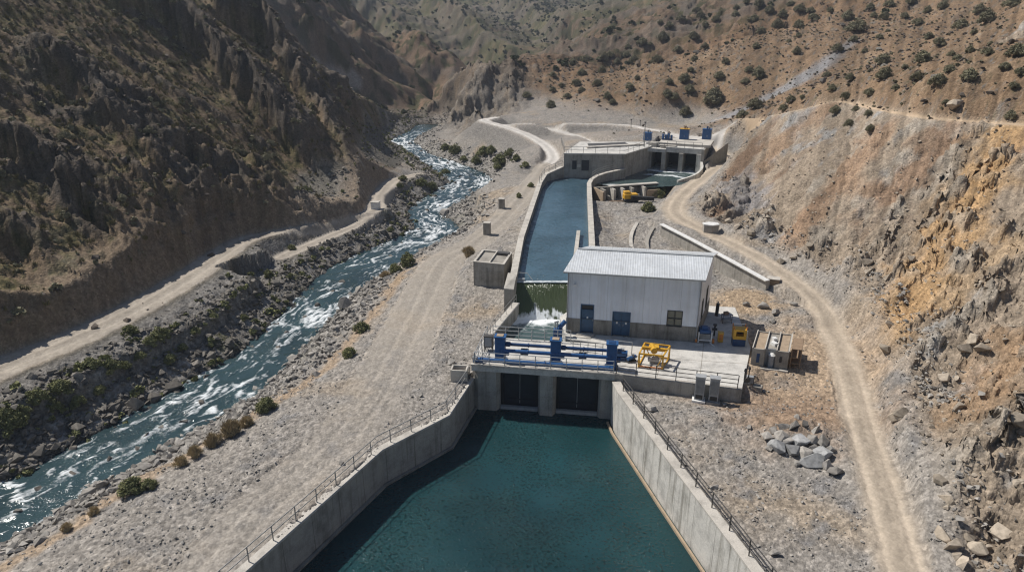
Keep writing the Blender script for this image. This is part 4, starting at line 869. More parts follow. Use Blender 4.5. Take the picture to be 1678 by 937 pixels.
roof = m.build('roof', 'roofing', shed); set_u(roof, f_)
MB().bar(S(-ov, DS/2, RG + .11), S(LF + ov, DS/2, RG + .11), .3, .05).build('ridge_cap', 'steel', roof)
MB().bar(S(-ov, -ov - .06, EV - .02), S(LF + ov, -ov - .06, EV - .02), .12, .12).build('gutter', 'steel', shed)
MB().cyl(S(.08, -.1, .1), S(.08, -.1, EV - .05), .05, 8).build('downpipe', 'cabinet', shed); MB().cyl(S(LF - .06, -.1, .1), S(LF - .06, -.1, EV - .05), .05, 8).build('downpipe', 'cabinet', shed)
def door(e0, e1, z0, z1, leaves, transom, label):
    d = MB()
    for k in range(leaves):
        a = e0 + .06 + (e1 - e0 - .12) * k / leaves + .012; b = e0 + .06 + (e1 - e0 - .12) * (k + 1) / leaves - .012; zt = z1 - (.06 if not transom else .55)
        d.prism([S(a,.10,0)[:2], S(b,.10,0)[:2], S(b,.16,0)[:2], S(a,.16,0)[:2]], z0 + .02, zt)
    d = d.build('door', 'door', shed); d['label'] = label
    m = MB()
    for a, b, za, zb in ((e0, e0 + .06, z0, z1), (e1 - .06, e1, z0, z1), (e0 + .06, e1 - .06, z1 - .06, z1)): m.prism([S(a,-.05,0)[:2], S(b,-.05,0)[:2], S(b,.2,0)[:2], S(a,.2,0)[:2]], za, zb)
    if transom: m.prism([S(e0+.06,.02,0)[:2], S(e1-.06,.02,0)[:2], S(e1-.06,.18,0)[:2], S(e0+.06,.18,0)[:2]], z1 - .55, z1 - .49)
    m.build('frame', 'door', d)
    if transom: MB().prism([S(e0+.06,.12,0)[:2], S(e1-.06,.12,0)[:2], S(e1-.06,.15,0)[:2], S(e0+.06,.15,0)[:2]], z1 - .49, z1 - .06).build('transom_window', 'black', d)
    for k in range(leaves):
        c = e0 + (e1 - e0) * (k + .5) / leaves; zc = z0 + (z1 - z0) * .52
        MB().prism([S(c-.07,.08,0)[:2], S(c+.07,.08,0)[:2], S(c+.07,.097,0)[:2], S(c-.07,.097,0)[:2]], zc - .09, zc + .09).build('sign', 'white', d)
        h = c + (.28 if leaves == 1 else (.2 if k == 0 else -.2)) * (e1 - e0) / leaves * 1.4; MB().cyl(S(h,.03,zc - .25), S(h,.03,zc - .05), .02, 6).build('handle', 'steel', d)
    MB().prism([S(e0,.2,0)[:2], S(e1,.2,0)[:2], S(e1,.23,0)[:2], S(e0,.23,0)[:2]], z0, z1).build('backing', 'black', d)
door(*hF[0], 1, True, 'single dark blue door under a dark transom'); door(*hF[1], 2, False, 'double dark blue door with two small signs')
def window(e0, e1, z0, z1, fn):
    w_ = MB()
    for a, b, za, zb in ((e0, e0 + .06, z0, z1), (e1 - .06, e1, z0, z1), (e0 + .06, e1 - .06, z1 - .06, z1), (e0 + .06, e1 - .06, z0, z0 + .06), ((e0 + e1) / 2 - .03, (e0 + e1) / 2 + .03, z0 + .06, z1 - .06), (e0 + .06, (e0 + e1) / 2 - .03, (z0 + z1) / 2 - .02, (z0 + z1) / 2 + .02), ((e0 + e1) / 2 + .03, e1 - .06, (z0 + z1) / 2 - .02, (z0 + z1) / 2 + .02)):
        w_.prism([fn(a,-.04)[:2], fn(b,-.04)[:2], fn(b,.12)[:2], fn(a,.12)[:2]], za, zb)
    w_ = w_.build('window', 'black', shed)
    MB().prism([fn(e0+.05,.06)[:2], fn(e1-.05,.06)[:2], fn(e1-.05,.08)[:2], fn(e0+.05,.08)[:2]], z0 + .05, z1 - .05).build('pane', 'glass', w_)
window(w0, w1, wz0, wz1, lambda e, d: S(e, d, 0))
for h in hS: window(h[0], h[1], h[2], h[3], lambda e, d: (*(A_ + f_ * (LF - d) + s_ * e), 0))
e, z = fe(943, 466); lamp = MB().box(S(e, -.14, z), (.22, .26, .16), -.2).build('wall_lamp', 'white', shed, .03); MB().bar(S(e, -.02, z - .02), S(e, -.2, z - .02), .05).build('bracket', 'steel', lamp)
t = thing('door_step', S((d1e0 + d1e1) / 2, -.5, 0), 'two-tread concrete step below the single door of the shed', 'step')
m = MB(); m.prism([S(d1e0-.15,-.55,0)[:2], S(d1e1+.2,-.55,0)[:2], S(d1e1+.2,-.035,0)[:2], S(d1e0-.15,-.035,0)[:2]], .003, .12); m.build('upper_tread', 'coping', t)
m = MB(); m.prism([S(d1e0-.3,-.95,0)[:2], S(d1e1+.05,-.95,0)[:2], S(d1e1+.05,-.552,0)[:2], S(d1e0-.3,-.552,0)[:2]], .003, .06); m.build('lower_tread', 'coping', t)

# ------------------------------------------------------------------ machines on the platform
# yellow lifting frame
q = [Pz(1046,601,0), Pz(1085,605,0), Pz(1096,588,0), Pz(1055,583,0)]; q = [Vector((p[0], p[1], 0)) for p in q]; up = Vector((0,0,1)); c = sum(q, Vector()) / 4
t = thing('lifting_frame', c, 'yellow tubular lifting frame with braced legs on the platform', 'lifting frame')
for i in range(4):
    a = q[i]; m = MB().bar(a, a + up * 1.15, .11); w_ = (q[(i + 1) % 4] - a).normalized() * .5; w2 = (q[i - 1] - a).normalized() * .45
    m.bar(a + up * 1.12, a + w2 * (1 if i in (1, 2) else 1) + up * .06, .07); m.build('leg', 'yellow', t)
    MB().bar(a + up * 1.15, q[(i + 1) % 4] + up * 1.15, .1).build('top_beam', 'yellow', t)
    if i in (0, 2) or True: MB().bar(a + up * .08, q[(i + 1) % 4] + up * .08, .08).build('foot_beam', 'orange' if i == 0 else 'yellow', t)
mid0 = (q[0] + q[3]) / 2; mid1 = (q[1] + q[2]) / 2
MB().bar(mid0 + up * 1.2, mid1 + up * 1.2, .2, .24).build('cross_beam', 'yellow', t)
m = MB().box(c + up * 1.32, (.7, .55, .3), -.15); m.cyl(c + Vector((-.1, .45, 1.25)), c + Vector((-.1, -.5, 1.25)), .26, 12); m.build('trolley', 'yellow', t, .02)
MB().cyl(c + up * 1.2, c + up * .45, .035, 6).build('chain', 'rail_dark', t); m = MB().box(c + up * .3, (.9, .5, .22), -.15); m.box(c + Vector((.1, -.05, .47)), (.5, .35, .12), -.15); m.build('load_block', 'steel', t, .02)
p = Pz(1036, 592, 0); t = thing('valve_actuator', p, 'small blue valve actuator lying beside the yellow lifting frame', 'valve')
MB().cyl((p[0]-.4, p[1]-.15, .28), (p[0]+.3, p[1]+.25, .34), .15, 10).build('body', 'blue', t); MB().cyl((p[0]+.05, p[1]+.1, .3), (p[0]+.05, p[1]+.1, .62), .1, 8).build('head', 'cabinet', t); MB().box((p[0]-.1, p[1], .07), (.8, .3, .13), .5).build('skid', 'black', t)
p = Pz(1017, 588, 0); t = thing('motor', p, 'blue electric motor beside the right-hand blue post', 'motor')
m = MB().cyl((p[0]-.45, p[1]+.05, .5), (p[0]+.5, p[1]-.08, .5), .27, 14); m.cyl((p[0]-.52, p[1]+.06, .5), (p[0]-.42, p[1]+.05, .5), .32, 14); m.build('casing', 'blue', t); MB().box((p[0], p[1], .13), (.9, .5, .25), -.14).build('foot', 'blue_dark', t); MB().box((p[0]+.1, p[1], .84), (.3, .25, .16), -.14).build('terminal_box', 'cabinet', t)
# generator set by the corner of the shed
p = Pz(1156, 563, 0) + np.array((0, .55, 0)); a = -.15
def Lc(dx, dy, z): return (p[0] + dx * math.cos(a) - dy * math.sin(a), p[1] + dx * math.sin(a) + dy * math.cos(a), z)
t = thing('generator', p, 'blue-hooded generator on a cream frame with orange wheels by the shed corner', 'generator')
MB().box(Lc(0,.15,.83), (.95, 1.0, .5), a).build('hood', 'blue', t, .06); MB().box(Lc(0,.2,1.15), (.55, .6, .16), a).build('top_cover', 'blue', t, .04)
m = MB().box(Lc(0,-.4,.52), (.86, .12, .62), a); m.build('radiator', 'rail_dark', t, .01)
m = MB(); [m.box(Lc(0,-.475,.3 + k * .1), (.8, .03, .04), a) for k in range(6)]; m.build('grille', 'steel', t)
for s in (-1, 1):
    MB().bar(Lc(s*.52,-.48,.05), Lc(s*.52,-.48,1.0), .09).build('frame_post', 'white', t); MB().bar(Lc(s*.52,-.5,.2), Lc(s*.52,.75,.2), .09).build('skid', 'white', t)
    w_ = MB().cyl(Lc(s*.62,-.35,.2), Lc(s*.78,-.35,.2), .2, 14).build('wheel', 'orange', t); MB().cyl(Lc(s*.6,-.35,.2), Lc(s*.81,-.35,.2), .07, 8).build('hub', 'rubber', w_)
MB().bar(Lc(-.52,-.52,.3), Lc(.52,-.52,.3), .08).build('crossbar', 'white', t); MB().bar(Lc(.4,-.5,.12), Lc(.75,-1.1,.05), .06).build('tow_bar', 'white', t)
p = Pz(1181, 562, 0) + np.array((0,.25,0)); t = thing('fuel_cabinet', p, 'small yellow cabinet in the shade between the generator and the yellow press', 'cabinet')
MB().box(p + np.array((0,0,.45)), (.42, .4, .8), a).build('body', 'yellow', t, .02); MB().box(p + np.array((-.02,-.21,.5)), (.3, .02, .5), a).build('door', 'orange', t); MB().box(p + np.array((0,0,.87)), (.48, .46, .05), a).build('lid', 'yellow', t)
p = Pz(1170, 550, 0); t = thing('hydrant', p, 'dark standpipe valve in the shade behind the generator', 'valve')
MB().cyl(p, p + np.array((0,0,.95)), .07, 8).build('pipe', 'black', t); m = MB().cyl(p + np.array((-.2,0,.62)), p + np.array((.2,0,.62)), .11, 8); m.cyl(p + np.array((0,0,.95)), p + np.array((0,0,1.08)), .17, 10); m.build('valve_head', 'rail_dark', t)
p = Pz(1212, 569, -.02) + np.array((0,.5,0))
t = thing('press_machine', p, 'yellow press with open slot on a dark blue base at the platform edge', 'machine')
MB().box(Lc(0,0,.33), (1.0, .85, .62), a).build('base', 'blue_dark', t, .03)
m = MB().box(Lc(0,-.02,.78), (1.06, .8, .28), a); m.box(Lc(-.42,-.02,1.12), (.22, .8, .42), a); m.box(Lc(.42,-.02,1.12), (.22, .8, .42), a); m.box(Lc(0,-.02,1.42), (1.06, .8, .18), a); m.build('body', 'yellow', t)
MB().box(Lc(0,.25,1.12), (.6, .1, .4), a).build('back_plate', 'black', t)
for s in (-1, 1):
    for yv_ in (-.36, .36): MB().bar(Lc(s*.5,yv_,1.5), Lc(s*.5,yv_,1.75), .07).build('horn', 'orange', t)
MB().bar(Lc(-.5,.36,1.72), Lc(.5,.36,1.72), .06).build('top_bar', 'white', t); MB().bar(Lc(.56,-.46,.05), Lc(.56,-.46,1.5), .06).build('guide_rod', 'steel', t)
p = Pz(1190, 528, 0); t = thing('tool_trolley', p, 'dim steel trolley in the shade beside the shed side wall', 'trolley')
for z in (.35, .75): MB().box((p[0], p[1], z), (.9, .55, .06), .3).build('tray', 'cabinet', t)
for dx in (-.4, .4):
    for dy in (-.22, .22): MB().cyl((p[0]+dx, p[1]+dy, 0), (p[0]+dx, p[1]+dy, .78), .03, 6).build('leg', 'rail_dark', t)
m = MB().box((p[0]-.1, p[1], .9), (.4, .3, .22), .3); m.build('crate', 'wood', t)
p = Pz(1174, 517, 0); t = thing('gas_cylinder', p, 'dark gas cylinder leaning by the shed side wall', 'cylinder')
MB().cyl(p, p + np.array((.03,0,1.2)), .16, 12).build('body', 'black', t); MB().cyl(p + np.array((.03,0,1.2)), p + np.array((.03,0,1.38)), .06, 8).build('valve', 'steel', t)
# two cabinets in front of the platform wall
for k, (px, py) in enumerate(((1145,643),(1168,648))):
    p = Pz(px, py, -.95); w_t = float((p[:2] - c0) @ dd); p[:2] = c0 + dd * w_t - nn * .42; z0 = -1.0; al = -.29
    def Lk(dx, dy, z): return (p[0] + dx * math.cos(al) - dy * math.sin(al), p[1] + dx * math.sin(al) + dy * math.cos(al), z)
    t = thing('electrical_cabinet', (p[0], p[1], z0), ('left of two tall grey cabinets, on a white base below the platform rail','right of two tall grey cabinets, with dark lower opening, below the platform rail')[k], 'cabinet', None)
    MB().box(Lk(0,0,z0 + 1.08), (.68, .5, 1.84), al).build('body', 'cabinet', t, .015); MB().box(Lk(0,0,z0 + 2.03), (.76, .58, .06), al).build('top', 'steel', t)
    m = MB(); [m.box(Lk(0,-.262,z0 + .75 + j * .075), (.56, .02, .035), al) for j in range(15)]; m.build('louvre', 'rail', t)
    MB().box(Lk(0,-.258,z0 + .42), (.5, .016, .34), al).build('vent', 'black', t); MB().box(Lk(0,-.05,z0 + .09), (.95, .8, .16), al).build('base', 'white' if k == 0 else 'rail', t)
# valve stand and block at the right end of the wall
p = Pz(1221, 640, -.9); t = thing('valve_stand', p, 'dark twin valve stand at the right end of the platform wall', 'valve')
for dx, h in ((-.18, 1.75), (.12, 1.9)):
    s = MB().cyl((p[0]+dx, p[1], -1.0), (p[0]+dx, p[1], -1 + h), .05, 8).build('stem', 'black', t); MB().cyl((p[0]+dx, p[1], -1 + h), (p[0]+dx, p[1], -.78 + h), .11, 8, .06).build('cap', 'rubber', s)
m = MB().cyl((p[0]-.45, p[1]+.02, -.25), (p[0]+.3, p[1]-.02, -.25), .1, 8); m.cyl((p[0]-.3, p[1], -.6), (p[0]+.3, p[1], -.6), .13, 8); m.build('pipe', 'rail', t); m = MB().cyl((p[0]-.02, p[1]-.2, .1), (p[0]-.02, p[1]-.24, .1), .22, 14); m.build('handwheel', 'rail_dark', t)
MB().box((p[0], p[1], -.97), (.8, .5, .08), -.2).build('plinth', 'coping', t)
p = Pz(1228, 628, -.4); t = thing('meter_box', (p[0], p[1], -1), 'pale meter box on a dark post right of the valve stand', 'meter box')
MB().box((p[0], p[1], -.05), (.5, .35, .55), -.3).build('box', 'cabinet', t, .02); MB().box((p[0]+.27, p[1]-.05, -.05), (.04, .36, .6), -.3).build('cover', 'black', t); MB().cyl((p[0], p[1], -1.1), (p[0], p[1], -.3), .06, 6).build('post', 'rail_dark', t)
p = Pz(1240, 640, -.9); o = MB().box((p[0], p[1], -.68), (.75, .55, .5), -.5).build('concrete_block', 'precast', None, .04); tag(o, 'small loose concrete block on the bare earth beyond the valve stand', 'concrete block')

# precast concrete hut right of the platform
q0 = Pz(1229, 600, -.32)[:2]; q1 = Pz(1289, 607, -.32)[:2]; fe_ = (q1 - q0); W_ = float(np.hypot(*fe_)); fe_ /= W_; ne_ = np.array((-fe_[1] * 1.0 + .18, fe_[0])); ne_ /= np.hypot(*ne_); D_ = 3.7; HZ = 1.22
def Q(e, d): p = q0 + fe_ * e + ne_ * d; return (p[0], p[1])
def qbox(m, e0, e1, d0, d1, z0, z1): return m.prism([Q(e0,d0), Q(e1,d0), Q(e1,d1), Q(e0,d1)], z0, z1)
t = thing('precast_hut', (*q0, -.3), 'low open-topped concrete hut of three bays with sandy roof panels', 'hut')
b1, b2 = W_ * .34, W_ * .66
m = MB(); qbox(m, 0, .12, .12, D_, -.5, HZ); qbox(m, W_ - .12, W_, .12, D_, -.5, HZ); qbox(m, .12, W_ - .12, D_ - .12, D_, -.5, HZ); qbox(m, b1 - .06, b1 + .06, .12, D_ - .12, -.5, HZ + .06); qbox(m, b2 - .06, b2 + .06, .12, D_ - .12, -.5, HZ + .06); m.build('wall', 'precast', t)
m = MB(); qbox(m, 0, b1 + .02, 0, .118, -.5, HZ + .03); m.build('front_panel', 'precast', t); m = MB(); qbox(m, b2 - .02, W_, 0, .118, -.5, HZ + .03); m.build('front_panel', 'precast', t)
m = MB(); qbox(m, b1 + .06, b2 - .06, .5, .6, -.5, HZ - .1); m.build('recess_panel', 'cabinet', t)
for a0_, a1_ in ((.14, b1 - .07), (b1 + .08, b2 - .08), (b2 + .07, W_ - .14)):
    m = MB(); qbox(m, a0_, a1_, .2 if a0_ != b1 + .08 else .6, D_ - .14, HZ - .18, HZ - .08); m.build('roof_panel', 'sand' if a0_ != b1 + .08 else 'precast', t)
m = MB(); [qbox(m, a0_, a0_ + .07, .0, D_, HZ + .032, HZ + .11) for a0_ in (-.02, b1 - .03, b2 - .03, W_ - .05)]; m.build('rib', 'coping', t)
m = MB(); qbox(m, b1 * .42, b1 * .66, -.025, -.004, .1, .85); m.build('window', 'blue_dark', t); m = MB(); qbox(m, b2 + (W_ - b2) * .3, b2 + (W_ - b2) * .5, -.025, -.004, .3, .8); m.build('window', 'black', t)
cq = Q((b1 + b2) / 2 + .12, .32); MB().cyl((*cq, -.35), (*cq, .72), .26, 14).build('tank', 'cabinet', t); MB().cyl((*cq, .72), (*cq, .86), .28, 14, .12).build('tank_lid', 'white', t)
cq = Q(b2 - .3, 1.3); m = MB().box((*cq, HZ + .05), (.35, .5, .25), .4); cq = Q(b2 - .35, 2.1); m.box((*cq, HZ + .08), (.3, .4, .3), .1); o = m.build('debris', 'white', None); tag(o, 'white scraps of packaging on the middle roof bay of the concrete hut', 'debris')
m = MB(); qbox(m, -.08, W_ + .1, -.35, -.12, -.36, -.22); m.build('kerb', 'coping', t)
t = thing('steel_rack', (*Q(W_ + .5, 1), -.3), 'open rusty steel rack standing against the right side of the concrete hut', 'rack')
for e in (W_ + .15, W_ + .85):
    for d in (.5, 2.6): MB().bar((*Q(e, d), -.45), (*Q(e, d), HZ + .15), .08).build('post', 'wood', t)
for z in (.1, .6, HZ + .1):
    m = MB(); qbox(m, W_ + .12, W_ + .88, .45, 2.65, z, z + .05); m.build('shelf', 'wood', t)

# ------------------------------------------------------------------ walls of the pool, the canal and the road
t = thing('canal_wall', (-2, 54, -2), 'sloping concrete wall with pale top on the left of the churned pool', 'wall')
LP = [(-2.85,48.9),(-2.1,54.6),(.12,60.6)]
MB().wall(LP[::-1], -3, [.28, -.05, -.34], -.55).build('wall', 'concrete', t); MB().wall([(p[0] + .03, p[1]) for p in LP[::-1]], [.282, -.048, -.338], [.37, .04, -.25], -.62).build('coping', 'coping', t)
railing([(offp(LP[::-1], -.3)[i][0], offp(LP[::-1], -.3)[i][1], z) for i, z in ((2, -.25), (1, .04), (0, .37))], 'thin handrail on the sloping wall left of the churned pool', None, .8, (.8, .4), 1.3, 'rail', .022)
p = Pz(758, 604, -.3); t = thing('inspection_chamber', (p[0], p[1], -1.2), 'open concrete box at the foot of the sloping pool wall', 'chamber')
m = MB()
for dx, dy, sx_, sy_ in ((0,-.45,1.3,.12), (0,.45,1.3,.12), (-.59,0,.12,.78), (.59,0,.12,.78)): m.box((p[0]+dx-.25, p[1]+dy+.1, -.8), (sx_, sy_, 1.1), -.1)
m.build('wall', 'coping', t); MB().box((p[0]-.25, p[1]+.1, -.95), (1.06, .78, .1), -.1).build('cover', 'concrete_dark', t)
t = thing('canal_wall', (1, 75, 1), 'long concrete wall with pale top on the left of the upper canal', 'wall')
LC = [(.42,62.0),(1.35,75.2),(4.5,103.1),(5.6,108.5),(8.35,111.4)]
LCZ = [2.3,2.3,2.35,2.6,3.2]
MB().wall(LC, -.6, LCZ, -.6).build('wall', 'concrete', t); MB().wall([(p[0] + .02, p[1]) for p in LC], [z + .003 for z in LCZ], [z + .1 for z in LCZ], -.66).build('coping', 'coping', t)
railing([(offp(LC, -.35)[i][0], offp(LC, -.35)[i][1], LCZ[i] + .1) for i in (2, 3, 4)], 'grey handrail on the far end of the upper canal left wall', None, 1.0, (1.0, .5), 1.6, 'rail', .03)
t = thing('wall_end', (.1, 61.6, 0), 'smooth grey concrete pillar ending the upper canal wall beside the weir', 'pillar')
MB().prism([(-.75,61.0),(.12,60.75),(.40,61.95),(-.35,62.4)], -1.0, [1.5, 1.5, 2.55, 2.55]).build('pillar', 'precast', t); MB().prism([(-.78,60.97),(.15,60.72),(.43,61.93),(-.38,62.43)], [1.503, 1.503, 2.553, 2.553], [1.6, 1.6, 2.65, 2.65]).build('cap', 'coping', t)
t = thing('canal_wall', (8.5, 75, 1), 'curving concrete wall between the upper canal and the intake pool', 'wall')
RC = [(7.4,63.0),(8.5,73.0),(11.3,103.0),(11.9,105.2),(13.0,107.0),(14.6,108.6),(17.9,110.7)]; RZ = [2.3,2.3,2.35,2.5,2.7,2.85,3.1]
MB().wall(RC, -.8, RZ, .6).build('wall', 'concrete', t); MB().wall([(p[0] - .02, p[1]) for p in RC], [z + .003 for z in RZ], [z + .1 for z in RZ], .66).build('coping', 'coping', t)
railing([(offp(RC, .35)[i][0], offp(RC, .35)[i][1], RZ[i] + .1) for i in (3, 4, 5, 6)], 'grey handrail on the curved wall beside the intake pool', None, 1.0, (1.0, .66, .33), 1.2, 'rail', .03)
a = Pz(945, 378, 2.05); b = Pz(937, 440, 2.05); t = thing('divider_wall', (b[0], b[1], 1), 'narrow stained concrete divider standing in the canal behind the shed', 'wall')
MB().wall([a, b, (b[0] + .1, 62.2)], .2, 2.05, -.42).build('wall', 'concrete_pale', t); MB().wall([(a[0], a[1]), (b[0], b[1]), (b[0] + .1, 62.2)], 2.053, 2.1, -.42).build('top', 'coping', t)
t = thing('weir', (2.6, 62, -1), 'concrete weir sill under the sheet of falling water', 'weir')
MB().prism([(.2,60.3),(5.4,60.3),(5.4,63.0),(.2,63.0)], -3.2, [-1.35, -1.35, 1.36, 1.36]).build('sill', 'concrete_dark', t)
t = thing('gauge_bracket', (.7, 63.4, 1.5), 'small pale steel bracket over the left end of the weir crest', 'bracket')
m = MB().bar((.4,63.9,2.15), (1.5,63.75,2.1), .07); m.bar((1.5,63.75,2.1), (2.0,63.2,1.62), .05); m.build('arm', 'steel', t); MB().box((.8,63.3,1.62), (.9,.35,.22), 0).build('float', 'cabinet', t)
# open-topped concrete tank by the canal
k0 = np.array((-3.95,66.9)); k1 = np.array((-.80,65.95)); kd = (k1 - k0) / np.hypot(*(k1 - k0)); kn = np.array((.20,.98)); KW = float(np.hypot(*(k1 - k0))); KD = 4.0
def K(e, d): p = k0 + kd * e + kn * d; return (p[0], p[1])
def kbox(m, e0, e1, d0, d1, z0, z1): return m.prism([K(e0,d0), K(e1,d0), K(e1,d1), K(e0,d1)], z0, z1)
t = thing('concrete_tank', (*k0, -.7), 'square open-topped concrete tank between the plateau track and the canal', 'tank')
m = MB(); kbox(m, 0, KW, 0, .18, -1.2, 2.2); kbox(m, 0, KW, KD - .18, KD, -1.2, 2.2); kbox(m, 0, .18, .18, KD - .18, -1.2, 2.2); kbox(m, KW - .18, KW, .18, KD - .18, -1.2, 2.2); m.build('wall', 'concrete', t)
m = MB(); kbox(m, -.03, KW + .03, -.03, .2, 2.203, 2.29); kbox(m, -.03, KW + .03, KD - .2, KD + .03, 2.203, 2.29); kbox(m, -.03, .2, .203, KD - .203, 2.203, 2.29); kbox(m, KW - .2, KW + .03, .203, KD - .203, 2.203, 2.29); m.build('rim', 'coping', t)
m = MB(); kbox(m, KW * .5 - .06, KW * .5 + .06, .2, KD - .2, 2.103, 2.27); m.build('divider', 'coping', t); m = MB(); kbox(m, .18, KW - .18, .18, KD - .18, 1.98, 2.10); m.build('cover', 'precast', t)
m = MB(); kbox(m, KW * .42, KW * .48, -.05, -.003, -1.2, 1.7); m.build('pilaster', 'concrete_dark', t); m = MB(); kbox(m, KW * .5, KW * .95, -.03, -.003, -.3, 1.4); m.build('blocked_door', 'precast', t)
m = MB(); kbox(m, KW * .55, KW * .95, KD - .9, KD - .25, 2.103, 2.38); m.build('hatch', 'rail_dark', t)
# retaining wall of the road behind the shed
t = thing('retaining_wall', (RW[2][0], RW[2][1], 0), 'stained retaining wall with white coping carrying the road behind the shed', 'wall')
rp = [tuple(p[:2]) for p in RW]; rz_ = [float(p[2]) for p in RW]
MB().wall(rp, -1.5, rz_, .45).build('wall', 'concrete', t); MB().wall([(p[0] - .06, p[1] - .06) for p in rp], [z + .003 for z in rz_], [z + .10 for z in rz_], .6).build('coping', 'white', t)
p = Pz(1268, 474, .1); t = thing('timber_crate', (p[0], p[1], .1), 'brown timber crate at the lower end of the retaining wall', 'crate')
MB().box((p[0], p[1]+.4, .62), (1.15, .9, 1.0), -.35).build('body', 'wood', t); m = MB(); [m.box((p[0]-.16-.0*k, p[1]+.4-.47, .3 + k * .32), (1.1, .03, .06), -.35) for k in range(3)]; m.build('batten', 'sand', t); MB().box((p[0], p[1]+.4, 1.15), (1.22, .98, .06), -.35).build('lid', 'coping', t)
# curved flume behind the shed
t = thing('flume', (*Pz(1048, 395, .8)[:2], .5), 'curved concrete flume with two low walls running down behind the shed', 'flume')
fl = smooth_pl([Pz(1047,364,1.45), Pz(1038,382,1.15), Pz(1037,400,.9), Pz(1044,420,.7)], 4); fr = smooth_pl([Pz(1072,366,1.45), Pz(1062,382,1.1), Pz(1057,398,.85), Pz(1062,420,.65)], 4)
MB().wall(fl[:, :2], -1.2, [float(z) for z in fl[:, 2]], .42).build('wall', 'coping', t); MB().wall(fr[:, :2], -1.2, [float(z) for z in fr[:, 2]], -.4).build('wall', 'precast', t)
m = MB(); n = len(fl); m.add([(p[0], p[1], p[2] - 1.1) for p in fl] + [(p[0], p[1], p[2] - 1.1) for p in fr], [(i, i + 1, n + i + 1, n + i) for i in range(n - 1)]); m.build('channel_floor', 'concrete_dark', t)
# loose concrete pieces
p = Pz(1167, 376, 2.35); g = ground_z(p[0], p[1] + .5); t = thing('concrete_bunker', (p[0], p[1] + .6, g), 'low six-sided concrete box with pale lid at the foot of the rock cut', 'concrete box')
m = MB(); hx = [(p[0] + 1.0 * math.cos(a_) , p[1] + .7 + .75 * math.sin(a_)) for a_ in [.5 + k * 1.0472 for k in range(6)]]; m.prism(hx, g - .6, g + .85).build('body', 'concrete', t); MB().prism([(p[0] + (q_[0] - p[0]) * 1.06, p[1] + .7 + (q_[1] - p[1] - .7) * 1.06) for q_ in hx], g + .853, g + .97).build('lid', 'white', t)
for (px, py, z, wd, hh, lb, nm) in ((798,383,.1,.85,1.45,'nearer of two pale concrete posts on the plateau left of the canal','concrete_post'),(822,342,.6,.8,1.3,'farther of two pale concrete posts on the plateau left of the canal','concrete_post'),(615,343,-1,1.15,1.0,'pale square concrete box standing where the road across the river forks','concrete_box')):
    p = Pz(px, py, z); g = ground_z(p[0], p[1] + .3); t = thing(nm, (p[0], p[1] + .3, g), lb, 'concrete post' if nm == 'concrete_post' else 'concrete box')
    MB().box((p[0], p[1] + .4, g + hh / 2 - .15), (wd, wd * .9, hh + .3), -.2).build('body', 'precast' if nm == 'concrete_post' else 'white', t, .03); MB().box((p[0], p[1] + .4, g + hh + .04), (wd * 1.1, wd, .08), -.2).build('cap', 'coping', t)
# unfinished concrete cells below the intake pool
p0 = Pz(987, 334, .1); p1 = Pz(1066, 328, .1); wd = np.hypot(*(p1 - p0)[:2]); ex = (p1 - p0)[:2] / wd; nx = np.array((-ex[1], ex[0]))
def U(e, d): q_ = p0[:2] + ex * e + nx * d; return (q_[0], q_[1])
def ubox(m, e0, e1, d0, d1, z0, z1): return m.prism([U(e0,d0), U(e1,d0), U(e1,d1), U(e0,d1)], z0, z1)
t = thing('concrete_cells', (*p0[:2], 0), 'row of unfinished open concrete cells with ochre formwork below the intake pool', 'concrete frame')
m = MB(); ubox(m, -.2, wd + 2.6, 3.0, 3.4, -.8, 1.85); m.build('back_wall', 'concrete_dark', t); m = MB(); ubox(m, -.25, 0, -.6, 3.0, -.6, 1.95); m.build('side_wall', 'sand', t)
for k, f in enumerate((.13, .33, .52, .71, .97)):
    m = MB(); ubox(m, wd * f - .16, wd * f + .16, 1.4, 2.997, -.6, 1.75); m.build('partition', 'coping' if k in (1, 2, 4) else 'precast', t)
m = MB(); ubox(m, .002, wd, .3, .55, -.6, .28); m.build('front_sill', 'wood', t); m = MB(); ubox(m, wd * .3, wd + 2.6, 2.6, 3.5, 1.853, 2.0); m.build('cap_beam', 'coping', t); m = MB(); ubox(m, wd * .98 + .17, wd + 2.2, 1.3, 1.5, -.6, 1.3); m.build('form_panel', 'sand', t)
for k, f in enumerate((.23, .62, .84)):
    m = MB(); ubox(m, wd * f - .3, wd * f + .3, 1.6, 2.4, -.4, .75); m.build('spoil', 'rail' if k else 'concrete_dark', t, .12)
p = Pz(1040, 341, .6); g = ground_z(p[0], p[1]); t = thing('drill_rig', (p[0], p[1], g), 'small yellow machine with a dark folded boom parked by the concrete cells', 'machine')
m = MB().box((p[0]-.6, p[1]+.7, g + .75), (2.0, 1.1, .75), .15); m.box((p[0]-1.1, p[1]+.75, g + 1.25), (.9, .9, .4), .15); m.build('body', 'yellow', t, .08); MB().bar((p[0]-.6, p[1], g + .7), (p[0]+2.6, p[1]-.2, g + .55), .45, .5).build('boom', 'rubber', t)
for dy in (.2, 1.25): MB().box((p[0]-.5, p[1]+dy, g + .22), (2.1, .3, .46), .15).build('track', 'black', t, .08)

